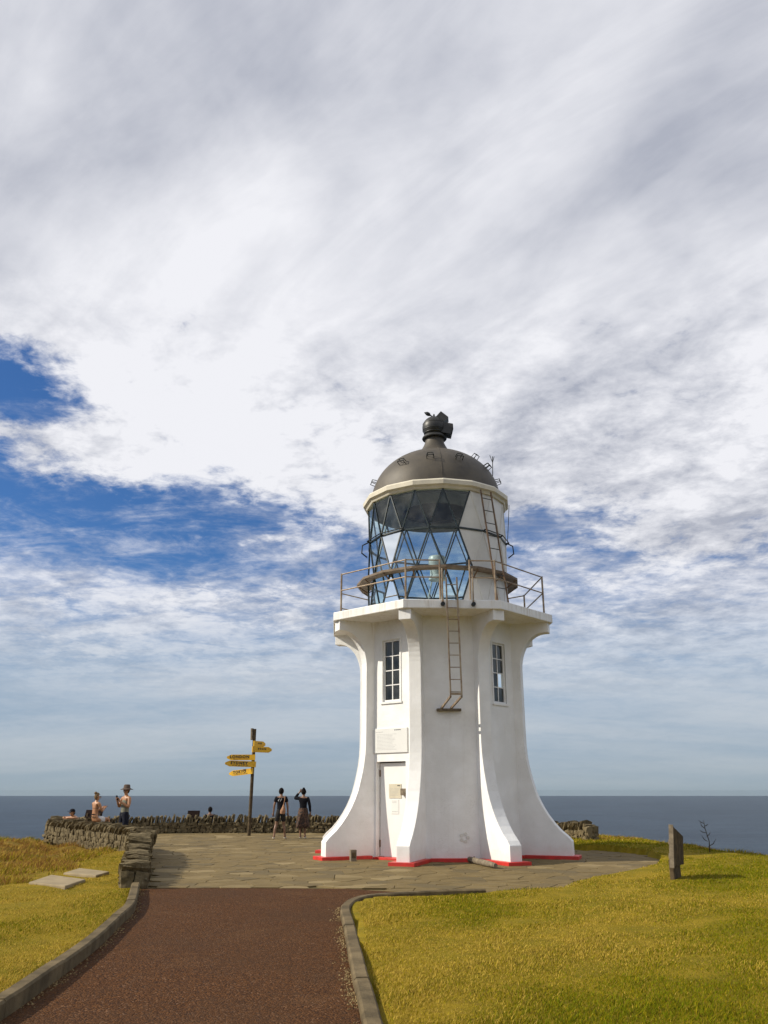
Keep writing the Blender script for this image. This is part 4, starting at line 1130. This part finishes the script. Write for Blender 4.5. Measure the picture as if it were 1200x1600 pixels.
def walker_two():
    P = empty('person', (-2.9, 31.5, .004), R(-4), 'person in black top and brown patterned skirt raising a hand to the head', 'person')
    J, E = base_joints(1.66, .0)
    J['lelb'] = (-.33, .03, 1.34, .040); J['lwri'] = (-.17, .06, 1.545, .027)
    hand(J, E, 'L', 'lwri', (.5, .1, .75)); hand(J, E, 'R', 'rwri', (.0, .2, -1))
    skin('body', J, E, SK_d, P); shirt('top', BLK, P, J, 1.9, .016); shoes(SHOE, P, J)
    sk = MB(); pr_ = [(.145, 1.02), (.165, .93), (.185, .80), (.205, .64), (.22, .48), (.235, .36), (.225, .355), (.20, .5)]
    sk.lathe(pr_, 28)
    sk.v = [Vector((v.x * (1.05 + .06 * math.sin(6 * math.atan2(v.y, v.x)) * (1.05 - v.z)), v.y * .78 * (1 + .07 * math.sin(7 * math.atan2(v.y, v.x)) * (1.05 - v.z)), v.z)) for v in sk.v]
    sk.build('skirt', PRINT, P, True)
    head_parts(P, J['hed'][:3], SK_d, HAIR_d, (-.1, 1), 'bun')
def hat_man():
    P = empty('person', (-7.97, 27.0, .0), R(142), 'person in brimmed hat and grey-green vest holding a phone behind the curved wall', 'person')
    J, E = base_joints(1.72, .02)
    for n, s in (('l', -1), ('r', 1)):
        J[n + 'elb'] = (s * .24, .05, 1.13, .046); J[n + 'wri'] = (s * .07, .25, 1.30, .030)
        J[n + 'shj'] = (s * .175, -.01, 1.395, .062)
    hand(J, E, 'L', 'lwri', (.35, .5, .8)); hand(J, E, 'R', 'rwri', (-.35, .5, .8))
    skin('body', J, E, SK_l, P); shirt('vest', GRN, P, J, 0, .020); shorts('shorts', NAVY, P, J, .92, .028); shoes(DSHOE, P, J)
    head_parts(P, J['hed'][:3], SK_l, HAIR_d, (0, 1))
    c = Vector(J['hed'][:3]) + Vector((0, 0, .055))
    MB().lathe([(.001, .125), (.07, .12), (.094, .10), (.104, .02), (.12, .005), (.165, -.012), (.20, -.03), (.198, -.036), (.12, -.006), (.10, 0)], 24).xf(Matrix.Translation(c)).build('hat', BROWN, P, True)
    MB().box((-.04, -.005, -.075), (.04, .005, .075)).xf(Matrix.Translation((0, .325, 1.40)) @ Matrix.Rotation(R(-18), 4, 'X')).build('phone', BLK, P)
def sitter():
    P = empty('person', (-9.17, 27.84, .64), R(-38), 'person with bare tanned back and white skirt sitting on the curved wall', 'person')
    J = {'pel': (0, 0, .13, (.15, .11)), 'bel': (0, .01, .28, (.115, .085)), 'che': (0, .02, .46, (.135, .09)), 'sho': (0, .02, .585, (.10, .06)), 'nek': (0, .03, .665, .045), 'jaw': (0, .055, .725, (.058, .066)), 'hed': (0, .045, .785, (.07, .082)), 'cro': (0, .035, .845, (.046, .055))}
    E = chain('pel', 'bel', 'che', 'sho', 'nek', 'jaw', 'hed', 'cro')
    for s, n in ((-1, 'l'), (1, 'r')):
        J[n + 'hip'] = (s * .09, .06, .10, .088); J[n + 'kne'] = (s * .10, .46, .12, .058); J[n + 'cal'] = (s * .10, .48, -.03, .052); J[n + 'ank'] = (s * .09, .44, -.33, .034); J[n + 'toe'] = (s * .10, .58, -.36, (.04, .026))
        J[n + 'shj'] = (s * .16, .02, .59, .052)
        J[n + 'elb'] = (s * .21, .12, .36, .038); J[n + 'wri'] = (s * .08, .28, .42, .026)
        E += [('pel', n + 'hip'), ('sho', n + 'shj')] + chain(n + 'hip', n + 'kne', n + 'cal', n + 'ank', n + 'toe') + chain(n + 'shj', n + 'elb', n + 'wri')
    hand(J, E, 'L', 'lwri', (.3, .6, .6)); hand(J, E, 'R', 'rwri', (-.3, .6, .6))
    skin('body', J, E, SK_l, P)
    K = {'pel': (0, -.005, .105, (.20, .165)), 'bel': (0, .0, .20, (.13, .10)), 'l': (-.09, .20, .10, .125), 'r': (.09, .20, .10, .125), 'l2': (-.10, .36, .11, .095), 'r2': (.10, .36, .11, .095)}
    skin('skirt', K, [('pel', 'bel'), ('pel', 'l'), ('pel', 'r'), ('l', 'l2'), ('r', 'r2')], WHT, P)
    skin('waistband', {'a': (0, .0, .235, (.136, .103)), 'b': (0, .005, .275, (.128, .098))}, [('a', 'b')], BLK, P)
    skin('bikini_band', {'a': (0, .02, .43, (.145, .10)), 'b': (0, .02, .455, (.145, .10))}, [('a', 'b')], BLK, P)
    head_parts(P, J['hed'][:3], SK_l, HAIR_b, (.3, 1), 'bun')
def leaner():
    P = empty('person', (-11.02, 31.22, .0), R(140), 'person in dark cap leaning both arms on the far end of the curved wall', 'person')
    # crouched behind the wall, arms folded on the coping
    J = {'pel': (0, -.42, .42, (.14, .11)), 'bel': (0, -.30, .50, (.125, .095)), 'che': (0, -.14, .60, (.15, .10)), 'sho': (0, -.03, .70, (.11, .07)), 'nek': (0, .03, .765, .05), 'jaw': (0, .075, .815, (.06, .068)), 'hed': (0, .065, .875, (.072, .084)), 'cro': (0, .055, .935, (.048, .056))}
    E = chain('pel', 'bel', 'che', 'sho', 'nek', 'jaw', 'hed', 'cro')
    for s, n in ((-1, 'l'), (1, 'r')):
        J[n + 'hip'] = (s * .09, -.42, .36, .09); J[n + 'kne'] = (s * .13, .0, .22, .06); J[n + 'ank'] = (s * .13, -.36, .07, .036); J[n + 'toe'] = (s * .14, -.22, .03, (.042, .026))
        J[n + 'shj'] = (s * .18, -.02, .70, .06); J[n + 'elb'] = (s * .38, .16, .70, .042); J[n + 'wri'] = (s * .14, .30, .71, .030)
        E += [('pel', n + 'hip'), ('sho', n + 'shj')] + chain(n + 'hip', n + 'kne', n + 'ank', n + 'toe') + chain(n + 'shj', n + 'elb', n + 'wri')
    hand(J, E, 'L', 'lwri', (1, .2, 0)); hand(J, E, 'R', 'rwri', (-1, .2, 0))
    skin('body', J, E, SK_l, P); shorts('shorts', NAVY, P, J, .85, .02)
    head_parts(P, J['hed'][:3], SK_l, HAIR_d, (0, 1))
    c = Vector(J['hed'][:3]) + Vector((0, 0, .045))
    cap = MB().lathe([(.001, .088), (.05, .08), (.085, .05), (.098, .0), (.094, -.004)], 20); cap.box((-.06, .07, -.006), (.06, .17, .004)); cap.xf(Matrix.Translation(c)).build('cap', BLK, P, True, 0, 40)
def beyond():
    P = empty('person', (-7.2, 36.35, -.72), R(20), 'dark head of a person beyond the back wall, left of the signpost', 'person')
    J, E = base_joints(1.68, .02)
    hand(J, E, 'L', 'lwri', (0, .2, -1)); hand(J, E, 'R', 'rwri', (0, .2, -1))
    skin('body', J, E, SK_d, P); shirt('shirt', BLK, P, J, .6, .018); shorts('shorts', CHAR, P, J, .85, .02); shoes(DSHOE, P, J); head_parts(P, J['hed'][:3], SK_d, HAIR_d, (0, 1))
walker_one(); walker_two(); hat_man(); sitter(); leaner(); beyond()

# ------------------------------------------------------------------ grass
def grass(name, label, x, y, hgt, wid, lean, cols, wind=(0.6, 0.0)):
    n = len(x); z = height(x, y) - 0.008
    ang = rng.uniform(0, 2 * np.pi, n); ux, uy = np.cos(ang), np.sin(ang)
    la = rng.uniform(0, 2 * np.pi, n); lm = hgt * lean * rng.uniform(.2, 1.2, n)
    lx, ly = np.cos(la) * lm + wind[0] * hgt * .35, np.sin(la) * lm + wind[1] * hgt * .35
    v = np.zeros((n, 5, 3))
    for i, (t, w, b) in enumerate(((0, 1, 0), (0, -1, 0), (.55, .75, .36), (.55, -.75, .36))):
        v[:, i, 0] = x + ux * w * wid / 2 + lx * b; v[:, i, 1] = y + uy * w * wid / 2 + ly * b; v[:, i, 2] = z + hgt * t
    v[:, 4, 0] = x + lx; v[:, 4, 1] = y + ly; v[:, 4, 2] = z + hgt * rng.uniform(.82, 1.0, n)
    b = np.arange(n)[:, None] * 5
    f = np.concatenate([b + np.array([[0, 1, 3]]), b + np.array([[0, 3, 2]]), b + np.array([[2, 3, 4]])], 1).reshape(-1, 3)
    me = bpy.data.meshes.new(name); me.vertices.add(n * 5); me.vertices.foreach_set('co', v.ravel())
    me.loops.add(f.size); me.loops.foreach_set('vertex_index', f.ravel().astype(np.int32))
    me.polygons.add(len(f)); me.polygons.foreach_set('loop_start', np.arange(0, f.size, 3, dtype=np.int32)); me.update()
    at = me.attributes.new('tint', 'FLOAT_COLOR', 'POINT')
    c = np.ones((n, 5, 4)); c[:, :, :3] = cols[:, None, :]
    at.data.foreach_set('color', c.ravel().astype(np.float32))
    me.materials.append(M_blade)
    return tag(link(bpy.data.objects.new(name, me)), label, 'grass', kind='stuff')
def field(x, y, s, seed):
    r = np.random.default_rng(seed); o = np.zeros_like(x)
    for k in range(10):
        a = r.uniform(0, 2 * np.pi); fr = s * r.uniform(.5, 2.2); o += np.sin((x * np.cos(a) + y * np.sin(a)) * fr + r.uniform(0, 6.28))
    return o / 3.2
def scatter(n, y0, y1, keep, margin=2.0):
    """more blades per square metre near the camera, only where someone near it could look"""
    u = rng.uniform(0, 1, n); y = np.exp(np.log(y0) + (np.log(y1) - np.log(y0)) * u)
    x = rng.uniform(-1, 1, n) * (y * .50 + margin)
    k = keep(x, y); return x[k], y[k]
WALLS = [spline(w, 2) for w in (WALL_A, WALL_B, WALL_C)]
KL2, KR2 = KL[16::4] + KL[-1:], KR[8::3] + KR[-1:]
def open_ground(x, y):
    k = ~(inpoly(x, y, PATH) | inpoly(x, y, TERR))
    k &= pdist(x, y, KL2, False) > .17
    k &= pdist(x, y, KR2, False) > .17
    for w in WALLS: k &= pdist(x, y, w, False) > .24
    return k
def lawn_keep(x, y):
    k = open_ground(x, y)
    bare = field(x, y, 2.2, 3); dk = np.minimum(pdist(x, y, KR2, False), pdist(x, y, KL2, False))
    k &= (dk > .17 + .13 * np.clip(bare, 0, 1.5)) 
    k &= rng.uniform(0, 1, len(x)) < np.clip(.40 + dk * 1.6, 0, 1)
    d = pdist(x, y, HEAD); ins = inpoly(x, y, HEAD)
    return k & (ins | (d < 1.2))
def palette(n, w, cols):
    idx = np.array([rng.choice(len(cols), p=None) for _ in range(0)]); c = np.array(cols)
    cum = np.cumsum(w, 1); r = rng.uniform(0, 1, (n, 1)) * cum[:, -1:]; i = (r > cum).sum(1); out = c[np.clip(i, 0, len(cols) - 1)]
    return out * rng.uniform(.62, 1.35, (n, 1))
STRAW, OLIVE, GREEN, DARK, TAWNY = (0.49, 0.345, 0.062), (0.285, 0.225, 0.008), (0.150, 0.170, 0.004), (0.085, 0.070, 0.012), (0.265, 0.140, 0.040)
x, y = scatter(900000, 5.5, 30, lawn_keep)
left = x < -2
rough = left & ((-x - 5.9 - .28 * (y - 14) * 0 + .7 * field(x, y, .8, 9)) > 1.2)
x1, y1 = x[~rough], y[~rough]; n = len(x1)
g = field(x1, y1, .9, 4); g2 = field(x1, y1, 3.5, 5); east = np.clip((x1 - 1.0) / 6, 0, 1) - np.clip((1.2 - x1) / 1.5, 0, 1) * (x1 > -1) * .7
west = (x1 < -2) * 1.0
w = np.stack([np.clip(.55 - .60 * g - .55 * east + .75 * west + .30 * np.clip(g2, 0, 1), .04, 2), np.full(n, .45), np.clip(.30 + .42 * g + .15 * g2 + .50 * east, .03, 2), np.clip(.05 + .08 * g2, .02, 1)], 1)
hg = np.clip(rng.normal(.025, .009, n) * (1 + .30 * g2 + .15 * g), .012, .09)
grass('lawn_grass', 'short yellow-green lawn grass on both sides of the red path', x1, y1, hg, np.full(n, .0034) + y1 * .00032, .8, palette(n, w, [STRAW, OLIVE, GREEN, DARK]))
def rough_keep(x, y):
    d = pdist(x, y, HEAD); ins = inpoly(x, y, HEAD); k = open_ground(x, y) & (ins | (d < 4.5))
    lf = (x < -2) & ((-x - 5.9 + .7 * field(x, y, .8, 9)) > 1.2)
    rg = (x > 4.0) & (((y > 25.6) & (y < 31)) | ((~ins) & (y > 12)))
    tus = field(x, y, 3.0, 21)
    return k & (lf | rg) & (rng.uniform(0, 1, len(x)) < np.clip(.55 + .45 * tus, .08, 1))
x2, y2 = scatter(520000, 9, 42, rough_keep, 3.0); n = len(x2)
g = field(x2, y2, .7, 8); g2 = field(x2, y2, 3.0, 21); rt = (x2 > 0) * 1.0
w = np.stack([np.full(n, .40), np.clip(.28 + .2 * g + .3 * rt, .03, 2), np.clip(.12 + .30 * g + .3 * rt, .02, 2), np.clip(.16 - .2 * g2, .05, 1), np.clip(.80 - .45 * g - .5 * rt, .02, 2)], 1)
hg = np.clip(rng.normal(.085, .028, n) * (1 + .45 * g2), .025, .26) * np.where(rt > 0, .62, 1)
grass('rough_grass', 'tawny long grass on the slope outside the curved wall and along the cliff edge', x2, y2, hg, .006 + y2 * .0004, 1.0, palette(n, w, [STRAW, OLIVE, GREEN, DARK, TAWNY]), (.9, -.2))

# ------------------------------------------------------------------ dry litter in the gutters of the path
def litter():
    m = simple('dry_litter', (0.34, 0.25, 0.12), .9, .5, 30, bmp=0, col2=(0.15, 0.10, 0.05)); mb = MB()
    for line, side, n in ((KR, 1, 1500), (KL, -1, 500)):
        L = [p for p in resample(line, .05) if p.y > 5.5]
        for _ in range(n):
            i = rnd.randrange(1, len(L) - 1); d = (L[i + 1] - L[i - 1]).normalized(); nn = Vector((-d.y, d.x)) * side
            if math.sin(i * .35) + math.sin(i * .13 + 1) < rnd.uniform(-1.6, 1.2): continue
            q = L[i] + nn * abs(rnd.gauss(.012, .05)); r = rnd.uniform(.005, .014); a = rnd.uniform(0, 6.28)
            v = [(q.x + r * math.cos(a + w) * k, q.y + r * math.sin(a + w) * k, .001) for w, k in ((0, 1.6), (2.1, .8), (4.2, .8))] + [(q.x, q.y, .004 + r * .7)]
            mb.add(v, [(0, 1, 3), (1, 2, 3), (2, 0, 3)])
    tag(mb.build('path_litter', m), 'dry straw and grit gathered along the kerbs of the red path', 'litter', kind='stuff')
litter()

# ------------------------------------------------------------------ sea haze
def haze():
    o = MB().box((-4.1e4, -1.1e4, -157.2), (4.1e4, 3.0e4, 13.6)).build('haze', None)
    m = bpy.data.materials.new('sea_haze'); m.use_nodes = True; t = m.node_tree; t.nodes.clear()
    out = t.nodes.new('ShaderNodeOutputMaterial'); v = t.nodes.new('ShaderNodeVolumePrincipled')
    v.inputs['Color'].default_value = (0.36, 0.45, 0.53, 1); v.inputs['Density'].default_value = 1.2e-5; v.inputs['Anisotropy'].default_value = 0.2
    t.links.new(v.outputs[0], out.inputs['Volume']); o.data.materials.append(m); tag(o, kind='stuff')
haze()
